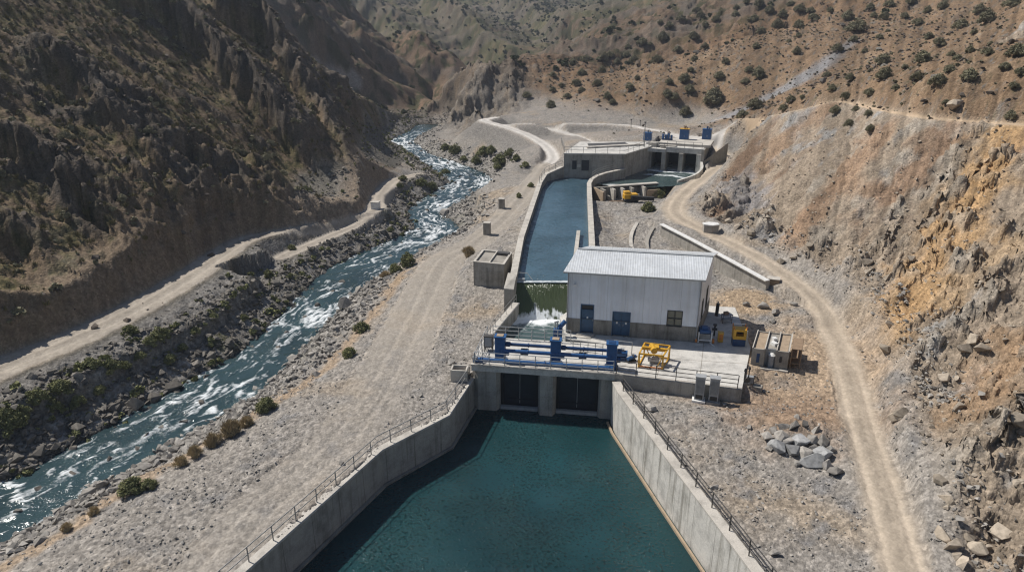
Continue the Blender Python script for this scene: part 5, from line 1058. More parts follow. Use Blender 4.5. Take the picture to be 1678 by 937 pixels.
# ------------------------------------------------------------------ intake
t = thing('intake_block', (13, 113, 2), 'long grey concrete block at the head of the upper canal', 'intake block')
BK = [(8.35,111.3),(18.0,110.7),(23.5,118.1),(25.0,122.5),(12.0,122.5)]
MB().prism(BK, -.5, 5.3).build('body', 'concrete', t); MB().prism([(8.25,111.18),(18.05,110.57),(23.6,118.0),(25.1,122.6),(11.9,122.6)], 5.303, 5.48).build('top_slab', 'slab', t)
m = MB().prism([(9.7,111.19),(10.4,111.14),(10.4,111.17),(9.7,111.21)], 2.9, 4.3); m.prism([(11.2,111.09),(12.4,111.01),(12.4,111.04),(11.2,111.12)], 2.7, 4.4); m.build('recess', 'gate', t); MB().box((10.75,111.06,3.5), (.55,.3,.45), 0).build('spout', 'coping', t)
MB().prism([(12.5,115.5),(22.5,118.6),(22.3,119.4),(12.4,116.4)], 5.483, 5.75).build('channel_kerb', 'coping', t); MB().prism([(13,117),(20,119.5),(19.6,121.5),(13,120)], 5.483, 5.6).build('grating', 'rail_dark', t)
railing([(8.6,122,5.48),(8.45,111.4,5.48),(17.95,110.8,5.48),(23.3,118,5.48)], 'grey handrail round the top of the intake block', None, 1.0, (1.0, .5), 2.0, 'rail', .03)
G0 = np.array((23.55,118.1)); e2 = np.array((.921,-.39)); n2v = np.array((.36,.933))
def G(e, n): p = G0 + e2 * e + n2v * n; return (p[0], p[1])
def gbox(m, e0, e1, n0, n1, z0, z1): return m.prism([G(e0,n0), G(e1,n0), G(e1,n1), G(e0,n1)], z0, z1)
t = thing('intake_gate', (*G(4, 0), 1.7), 'concrete intake with three dark gate openings and a slab deck', 'intake')
for e0, e1, n0 in ((-.3,.25,0), (2.05,2.75,-.9), (4.9,5.6,-.9), (7.75,8.5,-.6)):
    m = MB(); gbox(m, e0, e1, n0, 6, -.6, 4.7); m.build('pier', 'concrete' if e0 < 7 else 'concrete_pale', t)
for e0, e1 in ((.25,2.05), (2.75,4.9), (5.6,7.75)):
    m = MB(); gbox(m, e0, e1, 3.6, 3.8, 2.3, 4.7); m.build('gate_leaf', 'gate', t); m = MB(); gbox(m, e0, e1, 5.5, 5.7, -.4, 4.7); m.build('rear_screen', 'black', t)
m = MB(); gbox(m, -.5, 2.6, -1.0, 6.5, 4.703, 5.25); m.build('deck_slab', 'slab', t); m = MB(); gbox(m, 2.603, 8.7, -.35, 6.5, 4.703, 5.55); m.build('deck_slab', 'slab', t)
m = MB(); gbox(m, 1.0, 9.6, 1.5, 7.5, 5.553, 5.95); m.build('upper_slab', 'coping', t); m = MB(); gbox(m, -.4, .9, .5, 2.0, 5.253, 5.95); m.build('plinth', 'coping', t)
m = MB(); gbox(m, 1.3, 4.2, .2, 1.3, 5.555, 5.72); m.build('beam', 'concrete', t)
t = thing('wing_wall', (*G(9, 0), 2), 'triangular concrete wing wall right of the intake gates', 'wall')
m = MB(); gbox(m, 8.503, 8.95, -.5, 8.2, .5, 5.5); m.build('wall', 'concrete', t); a = G(8.97,-.4); b = G(12.2,3.2); m = MB(); m.prism([a, (a[0] + .3, a[1] + .5), (b[0] + .3, b[1] + .5), b], .5, [3.6,3.6,6.2,6.2]); m.build('sloping_wing', 'concrete_dark', t)
t = thing('apron_wall', (*G(9, -4), 2), 'tan low wall curving from the intake gates down the right side of the pool', 'wall')
aw = smooth_pl([G(8.45,-.5), G(8.9,-3.0), G(8.2,-6.0), G(6.0,-8.8)], 4); MB().wall(aw, 0, [3.6 - 1.7 * i / (len(aw) - 1) for i in range(len(aw))], -.35).build('wall', 'concrete_pale', t)
for k, (px, py, wx_, hz, lb) in enumerate(((1062,231,1.3,1.3,'leftmost low blue hoist box on the intake deck'),(1122,229,1.55,1.75,'blue hoist box with a rusty yellow top on the intake deck'),(1159,229,1.5,1.7,'rightmost blue hoist box on the intake deck'))):
    p = Pz(px, py, 5.95); t = thing('hoist_box', p, lb, 'hoist', None); b = MB().box((p[0], p[1] + .5, 5.97 + hz / 2), (wx_, 1.1, hz), -.4).build('housing', 'blue', t, .04)
    MB().box((p[0], p[1] + .5, 6.0 + hz), (wx_ * 1.06, 1.2, .07), -.4).build('lid', ('blue','yellow','blue')[k], t); m = MB().cyl((p[0], p[1] + .5, 6.0 + hz), (p[0], p[1] + .5, 6.45 + hz), .16, 10); m.cyl((p[0]+.35, p[1] + .4, 6 + hz), (p[0]+.35, p[1] + .4, 6.3 + hz), .1, 8); m.build('motor', ('cabinet','wood','blue_dark')[k], t)
    m = MB(); [m.box((p[0] - .2 + .13 * j, p[1] + .5 - .565 - .06 * j * 0, 5.97 + hz * .35), (.04, .02, .3), -.4) for j in range(3)]; m.build('vent', 'cabinet', t)
p = Pz(1093, 230, 5.95); t = thing('pump_set', p, 'row of short blue upright pump cylinders between the intake hoist boxes', 'pump')
for j, (dx, h) in enumerate(((-.6,1.0),(-.15,.9),(.3,1.15),(.75,.85))): MB().cyl((p[0]+dx, p[1]+.3-.3*dx, 5.96), (p[0]+dx, p[1]+.3-.3*dx, 5.96+h), .2, 10).build('cylinder', 'blue', t); 
MB().bar((p[0]-.8, p[1]+.45, 6.1), (p[0]+.95, p[1]-.1, 6.1), .3, .2).build('manifold', 'blue_dark', t); MB().cyl((p[0]+.1, p[1]+.3, 6.2), (p[0]+.1, p[1]+.3, 7.7), .05, 6).build('vent_pipe', 'rail_dark', t)
railing([(*G(-.3,-.85), 5.25), (*G(2.4,-.85), 5.25)], 'short handrail over the left intake opening', None, 1.0, (1.0, .5), 1.3, 'rail', .03)
railing([(*G(2.8,-.2), 5.55), (*G(8.5,-.2), 5.55)], 'handrail along the deck over the two right intake openings', None, 1.0, (1.0, .5), 1.4, 'rail', .03)
for px, py, z, h, lb in ((1034,208,5.6,1.6,'short grey post beside the bench road left of the intake deck'),(1055,240,5.5,4.2,'tall thin pole rising from the left end of the intake deck'),(1049,206,5.6,1.2,'stubby dark marker post on the bench road edge')):
    p = Pz(px, py, z); g = z - .3; t = thing('marker_post', (p[0], p[1], g), lb, 'post'); MB().cyl((p[0], p[1], g), (p[0], p[1], g + h), .07, 6).build('pole', 'rail', t); MB().box((p[0], p[1], g + h + .08), (.3, .2, .16), 0).build('head', 'rail_dark', t)
# ------------------------------------------------------------------ stones and plants
def gz_vec(x, y):
    i = np.clip((np.log(np.maximum(y, 15.01)) - math.log(15)) / (math.log(940) - math.log(15)) * (NR - 1), 0, NR - 2.001); j = np.clip((x / (y + 10) - tt[0]) / (tt[-1] - tt[0]) * (NC - 1), 0, NC - 2.001)
    a = i.astype(int); b = j.astype(int); u = i - a; v = j - b
    return (GZ[a, b] * (1 - v) + GZ[a, b + 1] * v) * (1 - u) + (GZ[a + 1, b] * (1 - v) + GZ[a + 1, b + 1] * v) * u
def hitg(px, py, y0=24, y1=700):                  # first ground point along a sight line, on the finished ground
    ys = np.exp(np.linspace(math.log(y0), math.log(y1), 2600)); r = ray(px, py); t = ys / r[1]; z = H + r[2] * t; g = gz_vec(r[0] * t, ys); k = int(np.argmax(z < g))
    return np.array([r[0] * t[k], ys[k], g[k]])
def stone_mat(name, c):
    m, nt, p = newmat(name); g = N(nt, 'ShaderNodeNewGeometry'); oi = N(nt, 'ShaderNodeObjectInfo'); n = N(nt, 'ShaderNodeTexNoise', Scale=3.0, Detail=7.0, Roughness=.7); L(nt, g.outputs['Position'], n.inputs['Vector'])
    r = ramp(nt, n.outputs[0], [(.3, tuple(q * .55 for q in c)), (.5, c), (.75, tuple(q * 1.35 for q in c))]); isl = math_(nt, 'MULTIPLY_ADD', math_(nt, 'FRACT', math_(nt, 'ADD', g.outputs['Random Per Island'], oi.outputs['Random'])), .6, .68)
    v = N(nt, 'ShaderNodeVectorMath', operation='SCALE'); L(nt, r.outputs[0], v.inputs[0]); L(nt, isl, v.inputs['Scale']); L(nt, v.outputs[0], p.inputs['Base Color']); p.inputs['Roughness'].default_value = .92; p.inputs['Specular IOR Level'].default_value = .2
    b = N(nt, 'ShaderNodeBump', Strength=.5, Distance=.06); L(nt, n.outputs[0], b.inputs['Height']); L(nt, b.outputs[0], p.inputs['Normal']); return m
MAT['stone'] = stone_mat('stone', (.29,.27,.242)); MAT['stone_tan'] = stone_mat('tan_stone', (.33,.28,.22)); MAT['stone_blue'] = stone_mat('blue_grey_stone', (.28,.28,.275)); MAT['stone_dark'] = stone_mat('dark_stone', (.165,.15,.13)); MAT['stone_hill'] = stone_mat('brown_stone', (.115,.095,.078))
def hull(n, seed, flat=.7, bev=0):
    r = random.Random(seed); bm = bmesh.new()
    for _ in range(n):
        v = Vector((r.gauss(0, 1), r.gauss(0, 1), r.gauss(0, 1))).normalized() * r.uniform(.82, 1.05); bm.verts.new((v.x * .62, v.y * .5, v.z * .5 * flat))
    res = bmesh.ops.convex_hull(bm, input=bm.verts[:]); bmesh.ops.delete(bm, geom=[g for g in res['geom_interior'] if isinstance(g, bmesh.types.BMVert)], context='VERTS')
    if bev: bmesh.ops.bevel(bm, geom=bm.edges[:], offset=bev, segments=1, affect='EDGES', profile=.5, clamp_overlap=True)
    bmesh.ops.triangulate(bm, faces=bm.faces[:]); bm.verts.ensure_lookup_table(); bm.verts.index_update()
    V = np.array([v.co[:] for v in bm.verts]); Fq = np.array([[v.index for v in f.verts] for f in bm.faces]); bm.free(); return V, Fq
BIG = [hull(12, 900 + k, .85, .018) for k in range(8)]; SMALL = [hull(9, 930 + k, .6) for k in range(6)]
def rotm(k, r):                                    # k random rotation matrices, mostly about z
    a = r.uniform(0, 6.283, k); b = r.normal(0, .35, k); c = r.normal(0, .35, k); ca, sa, cb, sb, cg, sg = np.cos(a), np.sin(a), np.cos(b), np.sin(b), np.cos(c), np.sin(c)
    return np.stack([np.stack([ca * cb, ca * sb * sg - sa * cg, ca * sb * cg + sa * sg], -1), np.stack([sa * cb, sa * sb * sg + ca * cg, sa * sb * cg - ca * sg], -1), np.stack([-sb, cb * sg, cb * cg], -1)], 1)
def scatter(name, protos, pos, size, mat, label, cat, r):
    Vs = []; Fs = []; off = 0; which = r.integers(0, len(protos), len(pos))
    for k, (V, Fq) in enumerate(protos):
        m = which == k; n = int(m.sum())
        if not n: continue
        W = np.einsum('nij,vj->nvi', rotm(n, r), V) * size[m][:, None, None] + pos[m][:, None, :]; Vs.append(W.reshape(-1, 3))
        Fs.append((Fq[None] + (np.arange(n) * len(V))[:, None, None] + off).reshape(-1, 3)); off += n * len(V)
    o = mesh_np(name, np.vstack(Vs), np.vstack(Fs), MAT[mat], False); return tag(o, label, cat, kind='stuff')
cell = (np.gradient(yy)[:, None] * ((tt[1] - tt[0]) * (yy[:, None] + 10)) * np.ones((1, NC))).ravel()
vis = (np.abs(X) < .80 * (Y * .935 + 9) + 3) & (Y > 22) & ~workmask
def pick(w, n, r):
    w = w * cell * vis; c = np.cumsum(w); return np.searchsorted(c, r.uniform(0, c[-1], n))
onwater = (rv_d < 900) & (rv_e < -.2); offpad = ~inside(grow(PL, .3), X, Y) & ~inside(grow(BK, .6), X, Y) & ~inside([tuple(G(-1,-1)), tuple(G(10,-1)), tuple(G(10,8)), tuple(G(-1,8))], X, Y) & ~inside([K(-.2,-.2), K(KW+.2,-.2), K(KW+.2,KD+.2), K(-.2,KD+.2)], X, Y) & ~inside([Q(-.3,-.4), Q(W_+1,-.4), Q(W_+1,D_+.2), Q(-.3,D_+.2)], X, Y)
free = (roadmask < .35) & offpad & ~workmask
def stones(name, w, n, lo, hi, p, mat, label, protos=SMALL, sink=.12):
    r = np.random.default_rng(abs(hash(name)) % 1000 if False else len(name) * 37 + n); k = pick(w, n, r); s = lo + (hi - lo) * r.power(p, n); s = lo + (hi - lo) * r.random(n) ** p
    P = np.column_stack([VX[k], VY[k], Z[k] + s * sink]); P[:, :2] += r.normal(0, .12, (n, 2)); return scatter(name, protos, P, s, mat, label, 'stones', r)
nearw = np.clip(60 / Y, .3, 1.6)
rbank = (rv_d < 900) * (rv_e > -1.0) * ss(6.5, 3.5, rv_e) * (Y < 215)
stones('gravel_stones', flat * free * ss(0, .5, n2 + .35) * (Y < 100) * (rv_e > 3) * (~leftside) * nearw ** 2, 13000, .05, .27, 4.0, 'stone', 'loose grey stones strewn over the gravel ground')
stones('bank_rubble', rbank * free * (rv_side < 0) * nearw, 9000, .14, .85, 3.0, 'stone', 'grey rubble piled along the near edge of the river')
stones('dark_rubble', rbank * free * (rv_side > 0) * nearw + .15 * slope_l * free * (near_road > .9) * (rv_side > 0), 9000, .14, .85, 3.0, 'stone_dark', 'dark rubble along the far edge of the river')
stones('cut_rubble', cut * free * ss(-.1, .4, n2 + .2) * nearw ** 1.5 + 1.6 * cut * free * ss(4, 1, dR - 2), 7500, .06, .45, 4.5, 'stone_tan', 'broken stones littering the rock cut')
stones('toe_rubble', cut * free * ss(4.5, 1, dR - 2.2) * ss(0, .3, n1 + .1) * nearw ** 1.5, 1300, .1, .55, 2.6, 'stone', 'grey blocks along the foot of the rock cut')
stones('hill_stones', (hillL * rockL + .3 * hillL) * (Y < 190) + .9 * hillR * (Y < 230), 9000, .2, 1.0, 3.0, 'stone_hill', 'small outcrops and loose stones on the hillsides')
def rock_mesh(k):
    V, Fq = BIG[k]; me = bpy.data.meshes.new('boulder'); me.from_pydata([tuple(v) for v in V], [], [tuple(map(int, f)) for f in Fq]); return me
RM = {}
def boulder(x, y, z, s, label, group, mat='stone', flat=1.0, kind=None):
    k = random.randrange(8); key = (k, mat)
    if key not in RM: RM[key] = rock_mesh(k); RM[key].materials.append(MAT[mat])
    o = bpy.data.objects.new('boulder', RM[key]); COL.objects.link(o); o.location = (float(x), float(y), float(z) + s * .16); o.scale = (s, s * random.uniform(.8, 1.1), s * flat * random.uniform(.8, 1.1)); o.rotation_euler = (random.gauss(0, .25), random.gauss(0, .25), random.uniform(0, 6.28)); tag(o, label, 'boulder', group); return o
# heap of blasted blocks right of the basin
for px, py, s in ((1297,738,1.35),(1272,732,1.3),(1330,757,1.45),(1346,745,1.3),(1258,716,1.0),(1281,713,1.1),(1312,722,1.25),(1300,715,1.0),(1328,720,1.1),(1347,722,1.0),(1318,742,1.1),(1369,773,.95),(1338,704,.9),(1300,697,.95),(1284,697,.8),(1316,690,.8),(1268,703,.75),(1330,735,.9),(1290,722,.9),(1262,732,.6),(1355,760,.8),(1308,758,.6),(1309,682,.6),(1360,735,.7)):
    p = hitg(px, py + 4); boulder(p[0], p[1], p[2], s, 'angular grey block in the heap of blasted rock between the basin and the tan road', 'blocks in the rock heap', 'stone' if s < 1.2 else 'stone_blue', .95)
LAB = {'r': ('grey boulder among the rubble on the near bank of the river', 'boulders on the near river bank', 'stone'), 'l': ('dark boulder among the rubble on the far bank of the river', 'boulders on the far river bank', 'stone_dark'),
       'w': ('wet rock standing in the river rapids', 'rocks in the rapids', 'stone_dark'), 'c': ('pale block lying on the rock cut or at its foot', 'blocks on the rock cut', 'stone_tan'), 'g': ('stone lying alone on the gravel ground', 'lone stones on the gravel', 'stone'), 'h': ('rock outcrop on the brown hillside', 'outcrops on the right hillside', 'stone_dark')}
def bl(px, py, s, k):
    p = hitg(px, py); boulder(p[0], p[1], p[2], s, *LAB[k][:2], LAB[k][2])
for px, py, s in ((571,500,2.3),(540,508,1.4),(590,478,1.2),(520,560,1.0),(357,663,1.2),(600,460,1.3),(728,352,2.0),(740,345,1.6),(706,352,1.0),(330,680,1.0),(540,575,.9),(420,640,.9),(230,770,1.2),(150,810,1.1),(60,850,1.0),(480,590,1.0)): bl(px, py, s, 'r')
for px, py, s in ((284,640,1.6),(252,658,1.3),(215,668,1.8),(190,668,1.3),(345,585,1.2),(375,565,1.1),(420,540,1.2),(130,705,1.2),(60,745,1.3),(30,755,1.1),(90,735,1.0),(475,490,1.2),(530,450,1.3),(590,410,1.2),(640,390,1.4),(320,600,1.2)): bl(px, py, s, 'l')
for rx_, ry_, s in WROCK:
    boulder(rx_, ry_, float(riv_z(ry_)) - .12 * s, s * .95, *LAB['w'][:2], LAB['w'][2])
for px, py, s in ((1545,625,1.0),(1570,670,.9),(1548,822,1.1),(1540,790,.8),(1660,690,.9),(1625,720,.9),(1595,560,1.2),(1610,575,1.1),(1580,575,1.0),(1450,575,1.2),(1468,690,1.0),(1475,680,1.1),(1560,900,1.1),(1580,930,1.0),(1545,880,.9),(1600,900,1.0),(1590,885,.8),(1570,915,.7),(1280,432,1.0),(1300,425,.9),(1210,375,1.2),(1230,385,1.1),(1195,365,1.0)): bl(px, py, s, 'c')
_p = hitg(1565, 176); boulder(_p[0], _p[1], _p[2], 1.7, 'large pale boulder lying alone on the brown hillside just above the earth track', None, 'stone_tan')
for px, py, s in ((1065,672,.9),(1269,908,.6),(740,596,.8),(1228,702,.5),(1120,760,.5),(1170,800,.55),(1250,505,1.1),(1270,515,1.0),(1300,500,.8),(1222,500,.7),(1265,528,.7),(690,650,.4),(560,760,.45)): bl(px, py, s, 'g')
r2 = np.random.default_rng(77)
for k, w_, n, lo, hi in (('r', rbank * free * (rv_side < 0) * (Y < 110), 60, .5, 1.0), ('l', rbank * free * (rv_side > 0) * (Y < 120), 65, .5, 1.2), ('c', cut * free * (Y < 80) * ss(9, 4, dR), 24, .5, 1.2), ('h', hillR * (Y < 210), 26, .9, 2.0)):
    for i in pick(w_, n, r2): boulder(VX[i], VY[i], Z[i], lo + (hi - lo) * random.random() ** 1.6, *LAB[k][:2], LAB[k][2])

# plants: many small leaf faces on a few bare stems
def leaf_mat(name, c, d):
    m, nt, p = newmat(name); g = N(nt, 'ShaderNodeNewGeometry'); oi = N(nt, 'ShaderNodeObjectInfo'); n = N(nt, 'ShaderNodeTexNoise', Scale=.7, Detail=3.0); L(nt, g.outputs['Position'], n.inputs['Vector'])
    f = math_(nt, 'ADD', math_(nt, 'MULTIPLY', g.outputs['Random Per Island'], .55), math_(nt, 'MULTIPLY', oi.outputs['Random'], .3)); f = math_(nt, 'ADD', f, math_(nt, 'MULTIPLY', math_(nt, 'SUBTRACT', n.outputs[0], .5), .7))
    L(nt, ramp(nt, f, [(.1, d), (.8, c)]).outputs[0], p.inputs['Base Color']); p.inputs['Roughness'].default_value = .85; p.inputs['Specular IOR Level'].default_value = .15; return m
MAT['leaf'] = leaf_mat('grey_green_leaves', (.28,.26,.17), (.15,.14,.088)); MAT['leaf_green'] = leaf_mat('green_leaves', (.27,.27,.125), (.135,.14,.065)); MAT['leaf_dry'] = leaf_mat('dry_twigs', (.52,.42,.26), (.30,.235,.14)); MAT['leaf_far'] = leaf_mat('far_scrub', (.10,.108,.058), (.05,.056,.032)); MAT['grass'] = leaf_mat('dry_grass', (.24,.20,.10), (.09,.085,.04))
def bush(seed, clumps=26, leaves=34, spread=1.0, tall=.8, leaf=.11, upright=False):
    r = np.random.default_rng(seed); V = []; 
    for c in range(clumps):
        a = r.uniform(0, 6.283); u = r.random() ** .5; h = r.random()
        c0 = np.array([math.cos(a) * u * .42 * spread * (1 - .35 * h), math.sin(a) * u * .42 * spread * (1 - .35 * h), .12 + h * .62 * tall * (1.15 - .6 * u)]); rad = r.uniform(.10, .2)
        d = r.normal(size=(leaves, 3)); d /= np.linalg.norm(d, axis=1)[:, None]; p = c0 + d * rad * r.random((leaves, 1)) ** .4 * np.array([1, 1, .85])
        t1 = r.normal(size=(leaves, 3)); 
        if upright: t1 = t1 * .35 + np.array([0, 0, 1]) + d * .6
        t1 /= np.linalg.norm(t1, axis=1)[:, None]; t2 = np.cross(t1, d + r.normal(size=(leaves, 3)) * .5); t2 /= np.linalg.norm(t2, axis=1)[:, None] + 1e-6; s = leaf * r.uniform(.6, 1.3, (leaves, 1)); w_ = .5 if not upright else .14
        V.append(np.stack([p - t1 * s * .5, p + t2 * s * w_ , p + t1 * s * (.6 if not upright else 1.6), p - t2 * s * w_], 1))
    V = np.vstack(V).reshape(-1, 3); V[:, 2] = np.maximum(V[:, 2], -.02); return V, np.arange(len(V)).reshape(-1, 4)
BUSH = [bush(500 + k, 30 + 3 * k, 95, 1.0, .75 + .08 * (k % 3), .058) for k in range(5)]; DRY = [bush(540 + k, 26, 70, .9, .7, .10, True) for k in range(3)]
BM = {}
def shrub(p, s, label, group, mat='leaf', dry=False, name='shrub'):
    L_ = DRY if dry else BUSH; k = random.randrange(len(L_)); key = (k, mat, dry)
    if key not in BM:
        V, Fq = L_[k]; me = bpy.data.meshes.new('shrub'); me.from_pydata([tuple(v) for v in V], [], [tuple(map(int, f)) for f in Fq]); me.materials.append(MAT[mat])
        for a in range(7):                          # bare stems
            pass
        BM[key] = me
    o = bpy.data.objects.new(name, BM[key]); COL.objects.link(o); o.location = (float(p[0]), float(p[1]), float(p[2]) - .03 * s); o.scale = (s * random.uniform(.9, 1.15), s * random.uniform(.9, 1.15), s * random.uniform(.85, 1.1)); o.rotation_euler = (0, 0, random.uniform(0, 6.28)); return tag(o, label, 'shrub', group)
SH3 = ((40,95,45),(145,75,45),(150,40,35),(240,98,60),(270,15,60),(325,50,60),(368,130,60),(283,160,55),(395,75,50),(480,130,55),(485,40,55),(440,15,45),(543,52,45),(560,88,60),(478,185,40),(430,215,30),(255,240,45),(205,7,40),(470,268,50),(93,322,35),(60,398,50),(218,363,50),(265,385,70),(200,425,45),(648,50,40),(740,80,70),(790,130,95),(770,205,50),(685,250,60),(880,80,40),(930,88,50),(955,162,28),(908,192,40),(832,268,35),(928,310,85),(935,390,80),(750,410,50),(630,395,40),(658,465,50),(727,510,50),(855,485,60),(1040,80,45),(1110,112,60),(1165,55,45),(1245,30,50),(1170,190,55),(1225,215,70),(1340,125,80),(1410,170,40),(1480,90,90),(1440,50,60),(1610,10,80),(1135,300,85),(1105,405,70),(1215,420,100),(1280,365,60),(1325,308,55),(1290,285,40),(1390,262,50),(1480,268,65),(1385,395,90),(1500,228,35),(1640,265,100),(1655,380,60),(1570,350,60),(1620,450,50),(995,460,45),(1045,352,35),(850,600,45),(785,572,45),(675,580,60),(250,548,80),(35,505,90),(185,605,60),(440,525,50),(400,570,50),(500,515,35),(860,680,50),(750,650,60),(1600,615,60),(1260,540,40),(960,15,60),(1075,12,50),(860,40,50))
SH4 = ((1330,135,50),(1395,98,50),(1480,50,50),(1500,85,50),(1465,195,55),(1528,135,40),(1587,102,45),(1295,200,55),(1375,268,55),(1265,325,60),(1135,328,55),(1180,225,70),(1525,255,45),(1470,322,40),(1640,335,45),(1450,378,45),(1415,425,70),(1605,412,55),(1440,485,60),(1330,445,45),(1155,425,35),(1112,470,50),(990,525,50),(1020,555,40),(1320,510,60),(1360,528,55),(1570,535,110),(1420,610,65),(680,570,60),(850,395,50),(960,385,50),(1095,300,40),(1045,340,45),(970,315,60),(1005,300,50),(875,325,50),(800,335,50),(820,450,60),(935,452,55),(740,465,40),(850,495,45),(770,523,45),(690,490,40),(550,515,50),(690,410,40),(1280,125,35),(1225,243,30),(1105,255,40))
spots = [(1160 + x / 3.239, y / 3.239, w / 3.239) for x, y, w in SH3] + [(700 + x / 3.356, y / 3.356, w / 3.356) for x, y, w in SH4]
for px, py, wpx in spots:
    p = hitg(px, py + wpx * .38); dep = p[1] * ct + (H - p[2]) * st; shrub(p, wpx * dep / FPX * 1.12, 'rounded grey-green shrub on the brown hillside above the rock cut', 'shrubs on the brown hillside')
for px, py, wpx, kind, lb in ((768,420,30,'dry','dry brown bush beside the concrete tank'),(437,672,42,'g','lone dark green bush at the edge of the gravel plateau by the wide rapids'),(592,542,32,'g','green bush on the plateau edge below the biggest grey boulder at the waterline'),(573,583,30,'g','low green bush on the plateau edge nearest the basin bend'),
      (380,712,48,'dry','tan dry grass clump along the plateau edge'),(405,698,34,'dry','tan dry grass clump along the plateau edge'),(352,728,40,'dry','tan dry grass clump along the plateau edge'),(320,748,34,'dry','tan dry grass clump along the plateau edge'),(296,762,30,'dry','tan dry grass clump along the plateau edge'),(218,806,52,'g','wide grey-green bush on the plateau edge at the lower left of the river'),(245,800,32,'g','smaller bush joined to the wide one at the plateau edge'),(155,842,24,'dry','tan dry grass clump along the plateau edge'),(110,868,26,'dry','tan dry grass clump along the plateau edge'),
      (668,436,38,'g','bright green bush on the river side of the plateau track'),(648,446,26,'g','smaller green bush beside the bright one near the plateau track'),(632,455,24,'dry','tan dry grass clump along the plateau edge'),(1062,346,30,'g','green bush growing beside the yellow machine'),(1078,322,28,'g','green bush beside the ochre formwork of the cells'),(1085,318,20,'g','small bush at the end of the ochre formwork')):
    p = hitg(px, py); dep = p[1] * ct + (H - p[2]) * st; shrub(p, wpx * dep / FPX * .88, lb, 'dry grass clumps on the plateau edge' if lb.startswith('tan') else None, 'leaf_dry' if kind == 'dry' else 'leaf_green', kind == 'dry', 'dry_bush' if kind == 'dry' else 'shrub')
for px, py, wpx in ((745,246,30),(730,240,22),(792,250,34),(805,246,26),(822,262,36),(845,258,24),(835,252,28),(860,268,22),(780,262,24),(815,272,20),(870,300,14),(850,318,14),(760,258,20)):
    p = hitg(px, py + 6); dep = p[1] * ct + (H - p[2]) * st; shrub(p, .82 * wpx * dep / FPX, 'green bush on the near river bank below the bend of the pale gravel road', 'bushes below the road bend', 'leaf_green')
for px, py, wpx in ((215,545,30),(265,552,34),(245,560,22),(185,606,34),(150,600,30),(100,640,40),(62,655,36),(25,700,50),(10,690,40),(130,660,28),(40,680,30),(90,670,26),(165,640,24),(205,600,24),(300,570,20),(320,545,22),(280,590,26),(230,585,22),(350,520,18),(400,520,16),(440,450,18),(478,405,16),(640,375,14),(660,292,18),(690,300,22),(708,306,18),(730,285,20),(655,305,14)):
    p = hitg(px, py + 4); dep = p[1] * ct + (H - p[2]) * st; shrub(p, wpx * dep / FPX, 'olive green bush on the rubble slope between the far road and the river', 'bushes on the far river slope', 'leaf_green')
nsh = 0
r3 = np.random.default_rng(5)
for i in pick(hillL * (near_road > 2.0) * (1 - .7 * rockL) * ss(0, .3, n2 + .1) * (Y < 150), 70, r3): shrub((VX[i], VY[i], Z[i]), r3.uniform(.8, 1.9), 'dark olive shrub on the craggy left hillside', 'shrubs on the craggy hillside', 'leaf')
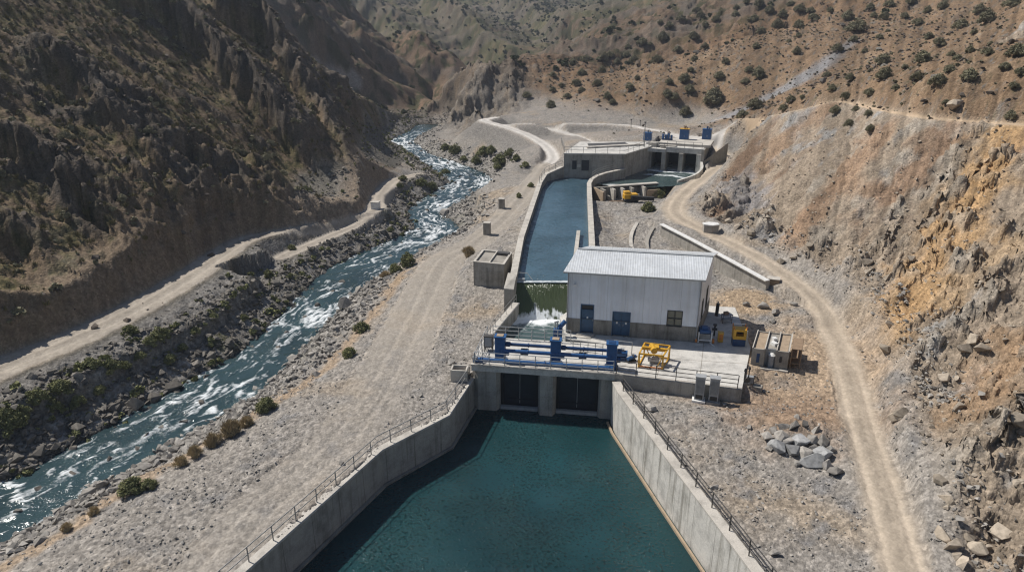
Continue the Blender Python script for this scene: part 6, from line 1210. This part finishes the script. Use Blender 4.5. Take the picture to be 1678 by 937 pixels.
# low scrub nobody could count
def tuft(seed, n, leaf, up=False): V, Fq = bush(seed, 5, n, .9, .5, leaf, up); Fq = np.vstack([Fq[:, [0, 1, 2]], Fq[:, [0, 2, 3]]]); return V, Fq
T1 = [tuft(600 + k, 9, .32) for k in range(4)]; T2 = [tuft(620 + k, 9, .3, True) for k in range(4)]
def scrub(name, protos, w_, n, lo, hi, mat, label, p=1.8):
    r = np.random.default_rng(n); k = pick(w_, n, r); s = lo + (hi - lo) * r.random(n) ** p; Vs = []; Fs = []; off = 0; which = r.integers(0, len(protos), n); P = np.column_stack([VX[k], VY[k], Z[k]])
    for q, (V, Fq) in enumerate(protos):
        m = which == q; c = int(m.sum()); a = r.uniform(0, 6.28, c); R3 = np.zeros((c, 3, 3)); R3[:, 0, 0] = np.cos(a); R3[:, 0, 1] = -np.sin(a); R3[:, 1, 0] = np.sin(a); R3[:, 1, 1] = np.cos(a); R3[:, 2, 2] = 1
        W = np.einsum('nij,vj->nvi', R3, V) * s[m][:, None, None] + P[m][:, None, :]; Vs.append(W.reshape(-1, 3)); Fs.append((Fq[None] + (np.arange(c) * len(V))[:, None, None] + off).reshape(-1, 3)); off += c * len(V)
    return tag(mesh_np(name, np.vstack(Vs), np.vstack(Fs), MAT[mat], False), label, 'scrub', kind='stuff')
scrub('dry_grass', T2, hillL * (near_road > 1.0) * (1 - .8 * rockL) * (Y < 180), 5000, .3, 1.0, 'grass', 'olive and straw coloured grass tufts over the left hillside')
scrub('hillside_scrub', T1, hillL * (near_road > 1.0) * (1 - .75 * rockL) * (Y < 200), 2600, .35, 1.4, 'leaf', 'low dark scrub over the left hillside')
scrub('low_scrub', T1, hillR * (Y < 230) * ss(-.2, .3, n2), 2600, .2, .85, 'leaf', 'small dark tufts over the brown hillside')
scrub('distant_scrub', T1, hillF * (Y < 640) * ss(-.05, .25, m2 + .3 * m1 + .16 * green) * np.clip(Y / 300, .5, 2), 9000, .9, 3.6, 'leaf_far', 'dense dark green scrub over the distant spurs')
scrub('bank_scrub', T1, (near_road > .8) * (rbank * (rv_side > 0) * ss(0, .3, n2 + .1) + .3 * slope_l * ss(0, .3, n2 + .05)), 900, .3, 1.1, 'leaf_green', 'low olive scrub on the far river bank')
# ------------------------------------------------------------------ the air of the valley
hz = MB().box((0, 465, 85), (1500, 990, 200)).build('haze', 'ground'); hz.data.materials.clear()
hm = bpy.data.materials.new('haze'); hm.use_nodes = True; hm.node_tree.nodes.clear(); ho = hm.node_tree.nodes.new('ShaderNodeOutputMaterial'); hv = hm.node_tree.nodes.new('ShaderNodeVolumePrincipled')
hv.inputs['Density'].default_value = .00028; hv.inputs['Color'].default_value = (.80, .88, 1, 1); hv.inputs['Anisotropy'].default_value = .2; hm.node_tree.links.new(hv.outputs[0], ho.inputs['Volume'])
hz.data.materials.append(hm); tag(hz, kind='stuff'); scene.cycles.volume_bounces = 0
